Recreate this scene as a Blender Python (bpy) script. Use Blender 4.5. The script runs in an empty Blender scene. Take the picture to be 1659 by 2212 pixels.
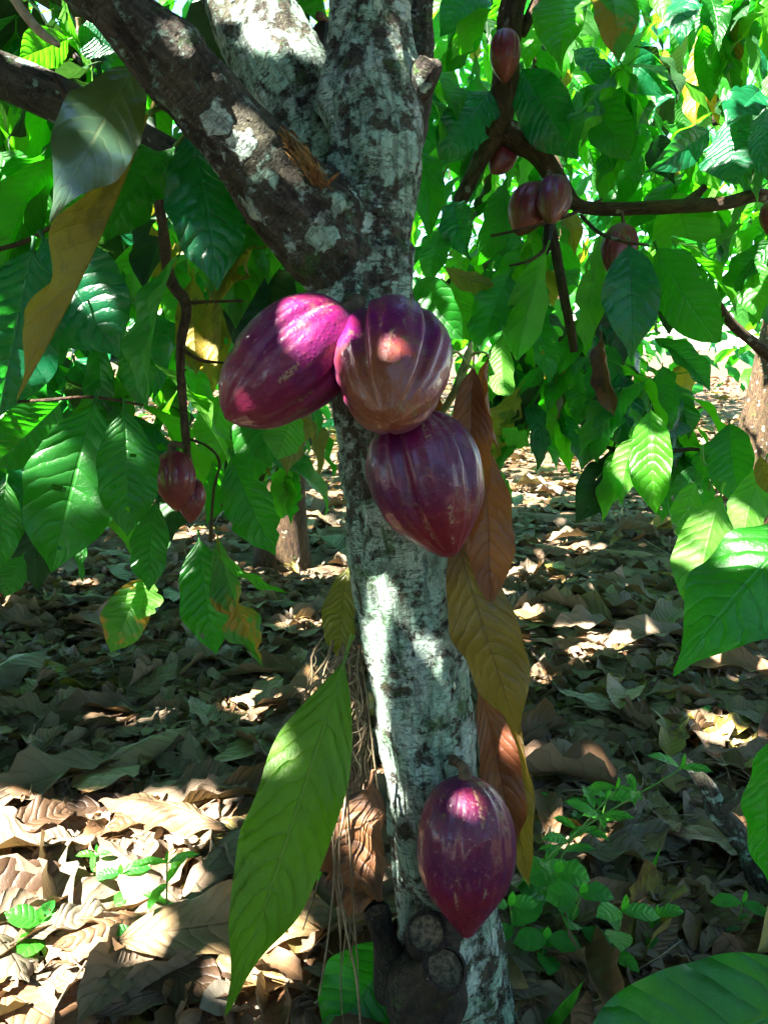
import bpy, math, random
import numpy as np
from mathutils import Vector, Matrix

# ------------------------------------------------------------------ camera, sky, sun, exposure
SC = bpy.context.scene
COL = SC.collection
F, CX, CY = 1736.0, 829.5, 1106.0            # focal length and centre of a 1659 x 2212 picture plane
PITCH, CAM_H = math.radians(11.6), 1.0
CP, SP = math.cos(PITCH), math.sin(PITCH)
cam_data = bpy.data.cameras.new("camera")
cam_data.sensor_fit = 'VERTICAL'
cam_data.angle = 2 * math.atan(1106.0 / F)
cam_data.clip_start, cam_data.clip_end = 0.02, 400.0
cam = bpy.data.objects.new("camera", cam_data)
COL.objects.link(cam)
cam.location = (0, 0, CAM_H)
cam.rotation_euler = (math.radians(90) - PITCH, 0, 0)
SC.camera = cam

SUN = Vector((-0.50, -0.38, 0.78)).normalized()        # towards the sun: high, left, a little behind the viewer
sun_el = math.asin(SUN.z)
world = bpy.data.worlds.new("World")
SC.world = world
world.use_nodes = True
wn = world.node_tree
sky = wn.nodes.new('ShaderNodeTexSky')
sky.sky_type = 'NISHITA'
sky.sun_disc = False
sky.sun_elevation = sun_el
sky.sun_rotation = math.atan2(SUN.x, SUN.y)
sky.air_density, sky.dust_density, sky.ozone_density = 1.0, 0.0, 3.0
wn.nodes['Background'].inputs['Strength'].default_value = 0.05
wn.links.new(sky.outputs[0], wn.nodes['Background'].inputs['Color'])
sl = bpy.data.lights.new("sun", 'SUN')
sl.energy, sl.angle, sl.color = 5.0, math.radians(0.53), (1.0, 0.95, 0.86)
so = bpy.data.objects.new("sun", sl)
COL.objects.link(so)
so.rotation_euler = SUN.to_track_quat('Z', 'Y').to_euler()
so.location = SUN * 30
vs = SC.view_settings
vs.view_transform, vs.look, vs.gamma, vs.exposure = 'Standard', 'None', 1.0, 3.7
vs.use_curve_mapping = False
SC.cycles.use_denoising = True
SC.cycles.max_bounces = 5
SC.cycles.diffuse_bounces = 3
SC.cycles.glossy_bounces = 2
SC.cycles.transmission_bounces = 4
SC.cycles.adaptive_threshold = 0.03
SC.cycles.sample_clamp_indirect = 6.0
SC.cycles.use_adaptive_sampling = True

random.seed(7)
rng = np.random.default_rng(11)
CAM = Vector((0, 0, CAM_H))


def P(u, v, d):
    cx, cy = (u - CX) / F * d, -(v - CY) / F * d
    return Vector((cx, d * CP + cy * SP, CAM_H - d * SP + cy * CP))


def PY(u, v, y):                              # point on that sight line at world depth y
    return P(u, v, y / (CP - (v - CY) / F * SP))


def DY(v, y):
    return y / (CP - (v - CY) / F * SP)


def G(u, v, z=0.0):                           # where the sight line meets the ground
    k = -(v - CY) / F
    return P(u, v, (z - CAM_H) / (k * CP - SP))


def to_uv(p):                                 # p: n x 3 array
    q = np.asarray(p, float) - np.array([0, 0, CAM_H])
    d = q[:, 1] * CP - q[:, 2] * SP
    up = q[:, 1] * SP + q[:, 2] * CP
    d = np.where(d > 1e-3, d, 1e-3)
    return CX + F * q[:, 0] / d, CY - F * up / d, d


# ------------------------------------------------------------------ small helpers
def interp(xs, ys, t):
    """smooth monotone-ish interpolation through control points"""
    xs, ys, t = np.asarray(xs, float), np.asarray(ys, float), np.asarray(t, float)
    h = np.diff(xs)
    dlt = np.diff(ys) / h
    m = np.zeros(len(xs))
    m[0], m[-1] = dlt[0], dlt[-1]
    for i in range(1, len(xs) - 1):
        m[i] = 0 if dlt[i - 1] * dlt[i] <= 0 else 2 * dlt[i - 1] * dlt[i] / (dlt[i - 1] + dlt[i])
    k = np.clip(np.searchsorted(xs, t, side='right') - 1, 0, len(h) - 1)
    s = (t - xs[k]) / h[k]
    return ((2 * s**3 - 3 * s**2 + 1) * ys[k] + (s**3 - 2 * s**2 + s) * h[k] * m[k]
            + (-2 * s**3 + 3 * s**2) * ys[k + 1] + (s**3 - s**2) * h[k] * m[k + 1])


def spline(pts, n):
    """Catmull-Rom through rows of pts, n samples"""
    p = np.asarray(pts, float)
    p = np.vstack([2 * p[0] - p[1], p, 2 * p[-1] - p[-2]])
    m = len(p) - 3
    t = np.linspace(0, m - 1e-6, n)
    i = t.astype(int)
    s = (t - i)[:, None]
    a, b, c, d = p[i], p[i + 1], p[i + 2], p[i + 3]
    return 0.5 * (2 * b + (c - a) * s + (2 * a - 5 * b + 4 * c - d) * s**2 + (3 * b - a - 3 * c + d) * s**3)


def _hash(ix, iy, iz, seed):
    h = (ix * 374761393 + iy * 668265263 + iz * 2147483647 + seed * 1274126177) & 0xffffffff
    h = ((h ^ (h >> 13)) * 1274126177) & 0xffffffff
    return ((h ^ (h >> 16)) & 0xffff) / 65535.0


def vnoise(p, seed=0):
    p = np.asarray(p, float)
    i = np.floor(p).astype(np.int64)
    f = p - i
    f = f * f * (3 - 2 * f)
    r = 0
    for dx in (0, 1):
        for dy in (0, 1):
            for dz in (0, 1):
                w = (f[:, 0] if dx else 1 - f[:, 0]) * (f[:, 1] if dy else 1 - f[:, 1]) * (f[:, 2] if dz else 1 - f[:, 2])
                r = r + w * _hash(i[:, 0] + dx, i[:, 1] + dy, i[:, 2] + dz, seed)
    return r * 2 - 1


def fbm(p, octv=3, seed=0):
    p = np.asarray(p, float)
    return sum(vnoise(p * 2**k, seed + k) * 0.5**k for k in range(octv))


def make_mesh(name, verts, faces, uvs=None, smooth=True, rnd=None, mat_idx=None):
    me = bpy.data.meshes.new(name)
    verts = np.asarray(verts, np.float32)
    me.vertices.add(len(verts))
    me.vertices.foreach_set('co', verts.ravel())
    if isinstance(faces, np.ndarray):
        nf, k = faces.shape
        loops = faces.ravel().astype(np.int32)
        starts = np.arange(nf, dtype=np.int32) * k
    else:
        nf = len(faces)
        loops = np.array([i for f in faces for i in f], np.int32)
        lens = np.array([len(f) for f in faces])
        starts = np.concatenate([[0], np.cumsum(lens)[:-1]]).astype(np.int32)
    me.loops.add(len(loops))
    me.loops.foreach_set('vertex_index', loops)
    me.polygons.add(nf)
    me.polygons.foreach_set('loop_start', starts)
    if smooth:
        me.polygons.foreach_set('use_smooth', np.ones(nf, bool))
    if mat_idx is not None:
        me.polygons.foreach_set('material_index', np.asarray(mat_idx, np.int32))
    if uvs is not None:
        l = me.uv_layers.new(name='UVMap')
        l.data.foreach_set('uv', np.asarray(uvs, np.float32)[loops].ravel())
    if rnd is not None:
        a = me.attributes.new('rnd', 'FLOAT', 'POINT')
        a.data.foreach_set('value', np.asarray(rnd, np.float32))
    me.update(calc_edges=True)
    return me


def link(name, me, mat=None, parent=None, **props):
    o = bpy.data.objects.new(name, me)
    COL.objects.link(o)
    if mat is not None and me is not None:
        ms = mat if isinstance(mat, (list, tuple)) else [mat]
        if not me.materials:
            for m in ms:
                me.materials.append(m)
    if parent is not None:
        o.parent = parent
    for k, v in props.items():
        o[k] = v
    return o


def thing(name, label, category, loc=(0, 0, 0), group=None):
    o = link(name, None, label=label, category=category)
    o.location = loc
    o.empty_display_size = 0.05
    if group:
        o['group'] = group
    return o


def put(o, parent, inv=True):
    """parent keeping the world place (parents are only translated)"""
    o.parent = parent
    o.matrix_parent_inverse = Matrix.Translation(-Vector(parent.location)) if parent.type == 'EMPTY' else Matrix()
    return o


# ------------------------------------------------------------------ node helpers
class NT:
    def __init__(self, name):
        self.m = bpy.data.materials.new(name)
        self.m.use_nodes = True
        self.t = self.m.node_tree
        self.t.nodes.clear()
        self.out = self.t.nodes.new('ShaderNodeOutputMaterial')

    def n(self, typ, ins=None, **props):
        nd = self.t.nodes.new('ShaderNode' + typ)
        for k, v in props.items():
            setattr(nd, k, v)
        for k, v in (ins or {}).items():
            s = nd.inputs[k]
            if isinstance(v, bpy.types.NodeSocket):
                self.t.links.new(v, s)
            else:
                s.default_value = v
        return nd

    def math(self, op, a, b=0.0, c=0.0, clamp=False):
        return self.n('Math', {0: a, 1: b, 2: c}, operation=op, use_clamp=clamp).outputs[0]

    def mix(self, fac, a, b, blend='MIX'):
        nd = self.n('Mix', None, data_type='RGBA', blend_type=blend)
        for i, v in ((0, fac), (6, a), (7, b)):
            if isinstance(v, bpy.types.NodeSocket):
                self.t.links.new(v, nd.inputs[i])
            else:
                nd.inputs[i].default_value = v if i == 0 else ((*v, 1.0) if len(v) == 3 else v)
        return nd.outputs[2]

    def ss(self, x, lo, hi, a=0.0, b=1.0):
        return self.n('MapRange', {0: x, 1: lo, 2: hi, 3: a, 4: b}, interpolation_type='SMOOTHSTEP').outputs[0]

    def noise(self, vec, scale, detail=4.0, rough=0.55, dist=0.0):
        return self.n('TexNoise', {'Vector': vec, 'Scale': scale, 'Detail': detail, 'Roughness': rough, 'Distortion': dist}).outputs[0]

    def mapping(self, vec, scale=(1, 1, 1), loc=(0, 0, 0)):
        return self.n('Mapping', {'Vector': vec, 'Scale': scale, 'Location': loc}).outputs[0]

    def finish(self, shader):
        self.t.links.new(shader, self.out.inputs[0])
        return self.m


def ramp(nt, fac, stops, interp_='LINEAR'):
    r = nt.n('ValToRGB', {0: fac})
    cr = r.color_ramp
    cr.interpolation = interp_
    while len(cr.elements) > 1:
        cr.elements.remove(cr.elements[-1])
    for i, (p, c) in enumerate(stops):
        e = cr.elements[0] if i == 0 else cr.elements.new(p)
        e.position, e.color = p, (*c, 1.0)
    return r.outputs[0]


def leaf_mat(name, tops, under, trans, tfac=0.42, rough=0.36, spec=0.5, nveins=11, vein=None, bump=0.5, spots=None, coat=0.0, veinamt=0.45, dry=0.0, ter_=.12):
    t = NT(name)
    uv = t.n('UVMap', uv_map='UVMap').outputs[0]
    sep = t.n('SeparateXYZ', {0: uv})
    U = t.math('ABSOLUTE', t.math('MULTIPLY_ADD', sep.outputs[0], 2.0, -1.0))
    v = sep.outputs[1]
    rnd = t.math('FRACT', t.math('ADD', t.n('ObjectInfo').outputs['Random'], t.n('Attribute', attribute_name='rnd').outputs['Fac']))
    rnd2 = t.math('FRACT', t.math('MULTIPLY', rnd, 17.31))
    off = t.n('CombineXYZ', {0: t.math('MULTIPLY', rnd, 31.0), 1: t.math('MULTIPLY', rnd2, 13.0)}).outputs[0]
    vec = t.n('VectorMath', {0: t.mapping(uv, (0.42, 1.0, 1.0)), 1: off}, operation='ADD').outputs[0]
    wob = t.math('MULTIPLY', t.math('SUBTRACT', t.noise(vec, 7.0, 2.0), 0.5), 0.09)
    q = t.math('MULTIPLY', t.math('ADD', t.math('SUBTRACT', v, t.math('MULTIPLY', t.math('POWER', U, 1.35), 0.17)), wob), t.math('MULTIPLY', float(nveins), t.math('MULTIPLY_ADD', rnd2, .4, .8)))
    f = t.math('MULTIPLY', t.math('ABSOLUTE', t.math('SUBTRACT', t.math('FRACT', q), 0.5)), 2.0)
    veinm = t.math('MULTIPLY', t.ss(f, 0.84, 1.0), t.ss(U, 0.75, 1.0, 1.0, 0.0))
    mid = t.ss(U, 0.015, 0.06, 1.0, 0.0)
    ter = t.n('TexVoronoi', {'Vector': t.mapping(vec, (1.0, 1.0, 1.0)), 'Scale': 46.0}, feature='DISTANCE_TO_EDGE').outputs[0]
    terv = t.ss(ter, 0.0, 0.09, 1.0, 0.0)
    mask = t.math('MAXIMUM', t.math('MULTIPLY', veinm, 0.75), mid)
    mask2 = t.math('MAXIMUM', mask, t.math('MULTIPLY', terv, ter_))
    blot = t.noise(vec, 5.0, 4.0, 0.6)
    c = ramp(t, rnd, tops)
    c = t.mix(t.ss(blot, 0.35, 0.75, 0.0, 0.35), c, tuple(0.55 * x for x in tops[0][1]))
    if spots:
        sp = t.ss(t.noise(vec, 3.2, 5.0, 0.65), 0.50, 0.60)
        c = t.mix(sp, c, spots)
    spk = t.ss(t.noise(vec, 34.0, 2.0), .66, .72, 0, .7)
    c = t.mix(t.math('MULTIPLY', spk, t.ss(rnd2, .3, .8)), c, (.15, .11, .03))
    vcol = vein or tuple(min(1, 1.6 * x + 0.02) for x in tops[-1][1])
    c = t.mix(t.math('MULTIPLY', mask2, veinamt), c, vcol)
    cu = t.mix(t.ss(blot, 0.35, 0.75, 0.0, 0.4), under, tuple(0.7 * x for x in under))
    cu = t.mix(t.math('MULTIPLY', mask2, 0.4), cu, vcol)
    back = t.n('NewGeometry').outputs['Backfacing']
    col = t.mix(back, c, cu)
    h = t.math('SUBTRACT', 1.0, t.math('POWER', f, 2.5))
    h = t.math('ADD', t.math('MULTIPLY', h, 0.9), t.math('MULTIPLY', t.math('SUBTRACT', 1.0, terv), ter_ * .6))
    h = t.math('ADD', h, t.math('MULTIPLY', t.noise(vec, 22.0 if not dry else 9.0, 3.0), 0.35 + dry))
    h = t.math('SUBTRACT', h, t.math('MULTIPLY', mid, 0.6))
    bp = t.n('Bump', {'Strength': bump, 'Distance': 0.0035, 'Height': h}).outputs[0]
    rg = t.math('ADD', t.math('ADD', rough, t.math('MULTIPLY', back, 0.22)), t.math('MULTIPLY', t.math('SUBTRACT', t.noise(vec, 9.0), 0.5), 0.3))
    pr = t.n('BsdfPrincipled', {'Base Color': col, 'Roughness': rg, 'Specular IOR Level': spec, 'Coat Weight': coat, 'Coat Roughness': 0.18, 'Normal': bp})
    tc = t.mix(t.math('MULTIPLY', mask2, 0.45), trans, tuple(0.35 * x for x in trans))
    tc = t.mix(t.math('MULTIPLY', rnd2, 0.5), tc, tuple(x * k for x, k in zip(trans, (0.55, 0.75, 0.6))))
    if spots:
        tc = t.mix(sp, tc, tuple(1.3 * x for x in spots))
    tr = t.n('BsdfTranslucent', {'Color': tc, 'Normal': bp})
    mx = t.n('MixShader', {0: tfac, 1: pr.outputs[0], 2: tr.outputs[0]})
    return t.finish(mx.outputs[0])


M = {}
M['green'] = leaf_mat('leaf_green', [(0, (.004, .058, .006)), (.5, (.007, .100, .007)), (1, (.014, .130, .006))], (.022, .115, .014), (.055, .60, .008))
M['dim'] = leaf_mat('leaf_dim', [(0, (.006, .035, .010)), (1, (.014, .055, .012))], (.03, .06, .02), (.05, .16, .02), tfac=.16, rough=.5, spec=.3)  # darkened leaf colour: cuts green bounce in crowns, darkens gaps in the background
M['teal'] = leaf_mat('leaf_teal', [(0, (.003, .070, .030)), (1, (.006, .115, .038))], (.02, .10, .03), (.03, .42, .03), rough=.28, spec=.6)
M['lime'] = leaf_mat('leaf_lime', [(0, (.02, .15, .008)), (1, (.055, .21, .010))], (.07, .20, .02), (.14, .80, .010), tfac=.5)
M['yellow'] = leaf_mat('leaf_yellow', [(0, (.20, .15, .012)), (1, (.28, .22, .02))], (.26, .19, .02), (.65, .52, .03), spots=(.10, .13, .01))
M['big'] = leaf_mat('leaf_big_pale', [(0, (.05, .17, .010)), (1, (.06, .19, .010))], (.055, .14, .010), (.17, .52, .008), tfac=.5, vein=(.30, .42, .10), veinamt=.8, bump=1.0, nveins=13)
M['spotted'] = leaf_mat('leaf_spotted', [(0, (.02, .11, .01)), (1, (.03, .13, .01))], (.05, .13, .02), (.12, .5, .02), spots=(.30, .17, .01))
M['olive'] = leaf_mat('leaf_olive', [(0, (.09, .10, .012)), (1, (.13, .12, .012))], (.15, .13, .02), (.40, .36, .02), vein=(.05, .035, .01))
M['red'] = leaf_mat('leaf_young_red', [(0, (.20, .065, .030)), (1, (.23, .085, .035))], (.25, .10, .045), (.50, .17, .03), vein=(.10, .02, .015), veinamt=.8, nveins=14, ter_=.3)
M['tan'] = leaf_mat('leaf_young_tan', [(0, (.17, .095, .02)), (1, (.15, .10, .02))], (.19, .115, .03), (.42, .27, .03), vein=(.075, .03, .012), veinamt=.8, nveins=13, ter_=.3)
M['waxy'] = leaf_mat('leaf_waxy', [(0, (.030, .070, .040)), (1, (.04, .085, .05))], (.06, .10, .03), (.32, .42, .02), rough=.22, spec=.8, coat=.5, tfac=.25, vein=(.14, .17, .08), bump=.15)
M['dead'] = leaf_mat('leaf_dead', [(0, (.10, .045, .018)), (1, (.17, .07, .026))], (.20, .095, .045), (.30, .12, .03), tfac=.2, rough=.55, dry=.5, spots=(.05, .025, .012))
LIT = [(0, (.05, .03, .018)), (.16, (.14, .070, .030)), (.32, (.24, .15, .08)), (.46, (.21, .185, .14)), (.58, (.09, .075, .04)), (.70, (.29, .185, .105)), (.82, (.15, .13, .03)), (.92, (.25, .13, .065)), (1, (.07, .045, .02))]
M['litter'] = leaf_mat('leaf_litter', LIT, (.20, .145, .095), (.28, .15, .05), tfac=.13, rough=.5, spec=.35, dry=.5, vein=(.10, .06, .03), veinamt=.5, bump=.65)
M['crumb'] = leaf_mat('leaf_crumb', LIT, (.20, .145, .095), (.28, .15, .05), tfac=.1, rough=.6, spec=.3, dry=.5, nveins=2, veinamt=.1, bump=.35)
M['litter_y'] = leaf_mat('leaf_litter_yellow', [(0, (.26, .19, .03)), (1, (.20, .16, .03))], (.26, .2, .06), (.5, .36, .04), tfac=.2, rough=.45, dry=.3, spots=(.12, .06, .02))
M['herb'] = leaf_mat('leaf_herb', [(0, (.02, .20, .03)), (1, (.05, .26, .02))], (.06, .22, .04), (.15, .75, .03), tfac=.45, nveins=6, bump=.4)


def bark_mat(name, dark, mid_, lich, lich2, bias=0.0):
    """bark in unrolled coordinates (attribute barkco); attribute crust says how much lichen grows there"""
    t = NT(name)
    co = t.n('Attribute', attribute_name='barkco').outputs['Vector']
    cr = t.n('Attribute', attribute_name='crust').outputs['Fac']
    long_ = t.noise(t.mapping(co, (1, 1, .22)), 95.0, 5.0, .62, .4)
    ring = t.noise(t.mapping(co, (.55, .55, 2.0)), 120.0, 5.0, .7, 1.2)
    fine = t.noise(co, 260.0, 3.0, .6)
    big = t.noise(co, 11.0, 4.0, .6)
    c = t.mix(t.ss(long_, .38, .66), dark, mid_)
    c = t.mix(t.ss(big, .42, .66, 0, .6), c, tuple(x * k for x, k in zip(mid_, (.75, .9, .65))))
    c = t.mix(t.ss(ring, .34, .42, .5, 0), c, tuple(.35 * x for x in dark))
    # crust lichen: rounded patches with ragged rims, cut by bark cracks
    warp = t.n('VectorMath', {0: co, 1: t.n('VectorMath', {0: t.n('TexNoise', {'Vector': co, 'Scale': 60.0, 'Detail': 3.0}).outputs[1], 1: (.5, .5, .5)}, operation='SUBTRACT').outputs[0]}, operation='MULTIPLY_ADD')
    warp.operation = 'ADD'
    wsc = t.n('VectorMath', {0: t.n('VectorMath', {0: t.n('TexNoise', {'Vector': co, 'Scale': 70.0, 'Detail': 3.0}).outputs[1], 1: (.5, .5, .5)}, operation='SUBTRACT').outputs[0], 3: .03}, operation='SCALE').outputs[0]
    wco = t.n('VectorMath', {0: co, 1: wsc}, operation='ADD').outputs[0]
    vo = t.n('TexVoronoi', {'Vector': wco, 'Scale': 24.0, 'Randomness': 1.0}, feature='F1')
    cell = t.n('SeparateColor', {0: vo.outputs['Color']}).outputs
    rad = t.math('ADD', t.math('MULTIPLY', cell[0], .55), t.math('MULTIPLY', t.math('SUBTRACT', cr, .5), .9))
    patch = t.ss(t.math('SUBTRACT', rad, vo.outputs['Distance']), -.02, .06)
    pn = t.noise(co, 42.0, 7.0, .75)
    patch2 = t.ss(t.math('ADD', pn, t.math('MULTIPLY', t.math('SUBTRACT', cr, .5), .5)), .52, .60)
    patch = t.math('MAXIMUM', patch, t.math('MULTIPLY', patch2, .85))
    crack = t.math('MAXIMUM', t.ss(ring, .36, .43, 1, 0), t.ss(long_, .38, .46, .8, 0))
    patch = t.math('MULTIPLY', patch, t.math('SUBTRACT', 1.0, t.math('MULTIPLY', crack, .55)))
    lc = t.mix(t.ss(cell[1], .3, .7), lich, lich2)
    lc = t.mix(t.ss(fine, .35, .65, 0, .35), lc, tuple(.6 * x for x in lich))
    c = t.mix(patch, c, lc)
    moss = t.ss(t.math('ADD', t.noise(co, 17.0, 6.0, .75), t.math('MULTIPLY', cr, .05)), .60, .68)
    c = t.mix(t.math('MULTIPLY', moss, .75), c, (.045, .11, .02))
    sp = t.ss(t.noise(co, 330.0, 1.0), .68, .74)
    c = t.mix(t.math('MULTIPLY', sp, .22), c, (.40, .38, .30))
    h = t.math('ADD', t.math('MULTIPLY', long_, .9), t.math('MULTIPLY', fine, .35))
    h = t.math('SUBTRACT', h, t.math('MULTIPLY', t.ss(ring, .36, .46, 1, 0), .5))
    h = t.math('ADD', h, t.math('MULTIPLY', patch, .5))
    bp = t.n('Bump', {'Strength': 1.0, 'Distance': .011, 'Height': h}).outputs[0]
    pr = t.n('BsdfPrincipled', {'Base Color': c, 'Roughness': .82, 'Specular IOR Level': .3, 'Normal': bp})
    return t.finish(pr.outputs[0])


M['bark'] = bark_mat('bark_lichen', (.020, .014, .010), (.095, .080, .060), (.31, .47, .36), (.44, .54, .47))
M['bark_dark'] = bark_mat('bark_charred', (.005, .004, .003), (.040, .030, .022), (.11, .12, .09), (.14, .13, .10))
M['bark_far'] = bark_mat('bark_branch', (.030, .018, .010), (.110, .062, .030), (.26, .27, .20), (.33, .32, .25))


def simple_mat(name, c1, c2, scale=40.0, rough=.7, stretch=(1, 1, 1), bump=.6, dist=.003, spec=.4, coord='Object', rnd=0.0):
    t = NT(name)
    co = t.mapping(t.n('TexCoord').outputs[coord], stretch)
    nz = t.noise(co, scale, 5.0, .62)
    c = t.mix(t.ss(nz, .35, .66), c1, c2)
    if rnd:
        c = t.mix(t.math('MULTIPLY', t.n('ObjectInfo').outputs['Random'], rnd), c, tuple(.4 * x for x in c1))
    bp = t.n('Bump', {'Strength': bump, 'Distance': dist, 'Height': nz}).outputs[0]
    pr = t.n('BsdfPrincipled', {'Base Color': c, 'Roughness': rough, 'Specular IOR Level': spec, 'Normal': bp})
    return t.finish(pr.outputs[0])


M['soil'] = simple_mat('soil', (.040, .026, .015), (.16, .105, .060), 14.0, .95, bump=1.0, dist=.02, spec=.2)
M['twig'] = simple_mat('twig', (.055, .030, .016), (.14, .085, .045), 90.0, .8, (1, 1, .3))
M['twig_pale'] = simple_mat('twig_pale', (.24, .17, .10), (.40, .31, .21), 90.0, .75, (1, 1, .3))
M['stem'] = simple_mat('green_stem', (.07, .22, .03), (.14, .30, .05), 60.0, .5)
M['stem_pale'] = simple_mat('pale_stem', (.22, .34, .07), (.36, .42, .12), 90.0, .55)
M['stub'] = simple_mat('charred_stub', (.008, .006, .005), (.045, .034, .026), 120.0, .75, bump=1.0)
M['cutwood'] = simple_mat('cut_wood', (.035, .025, .015), (.17, .12, .07), 150.0, .85, bump=1.0)
M['rot'] = simple_mat('rotten_wood', (.10, .045, .012), (.36, .19, .055), 160.0, .9, (1, 1, .3), bump=1.0, dist=.006)
M['fibre'] = simple_mat('dry_fibre', (.17, .12, .065), (.36, .28, .17), 50.0, .7, rnd=.7)
M['silk'] = simple_mat('spider_silk', (.75, .75, .78), (.85, .85, .88), 50.0, .3)
M['spider'] = simple_mat('spider_skin', (.02, .016, .012), (.30, .28, .24), 400.0, .5)
M['moss_bark'] = simple_mat('mossy_bark', (.06, .05, .038), (.12, .15, .05), 26.0, .9, (1, 1, .6), bump=1.0, dist=.012)


def pod_mat(name, a, b, low, glossy=.30, patch=(.16, .11, .03), pamt=.3):
    t = NT(name)
    co = t.n('TexCoord').outputs['Object']
    uv = t.n('UVMap', uv_map='UVMap').outputs[0]
    v = t.n('SeparateXYZ', {0: uv}).outputs[1]
    big = t.noise(co, 16.0, 5.0, .6)
    fine = t.noise(co, 620.0, 4.0, .7)
    med = t.noise(t.mapping(co, (1, 1, .45)), 110.0, 4.0, .65)
    c = t.mix(t.ss(big, .38, .64), a, b)
    c = t.mix(t.math('MULTIPLY', t.ss(t.math('ADD', v, t.math('MULTIPLY', t.math('SUBTRACT', big, .5), .8)), .40, .95), .85), c, low)  # tip half tinted: own brown-red plus warm ground reflection painted in
    c = t.mix(t.ss(t.noise(co, 26.0, 6.0, .7), .56, .66, 0, pamt), c, patch)
    c = t.mix(t.ss(med, .52, .72, 0, .45), c, tuple(1.3 * x + .004 for x in low))
    sp = t.ss(t.noise(co, 520.0, 1.0), .66, .74, 0, .18)
    c = t.mix(sp, c, (.35, .16, .12))
    ridge = t.math('COSINE', t.math('MULTIPLY', t.n('SeparateXYZ', {0: uv}).outputs[0], 62.832))
    cork = t.math('MULTIPLY', t.ss(ridge, .72, .95), t.ss(t.noise(co, 19.0, 2.0), .54, .60))
    cork = t.math('MULTIPLY', cork, t.ss(t.noise(co, 260.0, 2.0), .46, .56))
    scuff = t.math('MULTIPLY', t.ss(t.noise(co, 12.0, 3.0), .52, .60), t.ss(t.noise(co, 150.0, 4.0, .7), .55, .62))
    c = t.mix(t.math('MAXIMUM', t.math('MULTIPLY', cork, .8), t.math('MULTIPLY', scuff, .45)), c, (.26, .15, .09))
    wart = t.ss(t.n('TexVoronoi', {'Vector': co, 'Scale': 190.0}).outputs['Distance'], .0, .55, 1.0, .0)
    h = t.math('ADD', t.math('MULTIPLY', med, .7), t.math('MULTIPLY', fine, .30))
    h = t.math('ADD', h, t.math('MULTIPLY', wart, .40))
    h = t.math('ADD', h, t.math('MULTIPLY', cork, .8))
    h = t.math('ADD', h, t.math('MULTIPLY', big, .5))
    bp = t.n('Bump', {'Strength': .55, 'Distance': .0020, 'Height': h}).outputs[0]
    rg = t.math('ADD', glossy, t.math('MULTIPLY', t.math('SUBTRACT', med, .4), .45))
    rg = t.math('ADD', rg, t.math('MULTIPLY', t.ss(v, .45, .95), .12))
    pr = t.n('BsdfPrincipled', {'Base Color': c, 'Roughness': rg, 'Specular IOR Level': .30, 'Coat Weight': .40, 'Coat Roughness': .05, 'Sheen Weight': .08, 'Sheen Roughness': .35, 'Sheen Tint': (.40, .28, 1.0, 1.0), 'Normal': bp})  # violet sheen tint paints blue sky gloss into the husk
    return t.finish(pr.outputs[0])


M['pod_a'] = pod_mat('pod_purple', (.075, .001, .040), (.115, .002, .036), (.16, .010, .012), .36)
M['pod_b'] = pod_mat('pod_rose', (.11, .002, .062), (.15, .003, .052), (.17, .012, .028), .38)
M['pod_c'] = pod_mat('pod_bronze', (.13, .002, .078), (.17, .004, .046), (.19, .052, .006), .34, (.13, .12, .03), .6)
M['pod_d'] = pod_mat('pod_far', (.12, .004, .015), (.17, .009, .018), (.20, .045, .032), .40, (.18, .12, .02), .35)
M['pod_black'] = pod_mat('pod_dark', (.012, .010, .009), (.03, .022, .018), (.03, .02, .015), .5, (.05, .04, .03), .3)  # near-black base puts silhouette shade into the colour; also a shrivelled pod


# ------------------------------------------------------------------ leaves
LEAF_V = [0, .025, .07, .14, .24, .36, .5, .63, .74, .83, .90, .95, .98, 1.0]
LEAF_D = [.03, .12, .32, .58, .82, .97, 1.0, .86, .60, .32, .15, .085, .05, .0]     # with a long drip tip
LEAF_W = [.03, .10, .28, .52, .76, .93, 1.0, .95, .80, .56, .30, .13, .055, .0]


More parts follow.
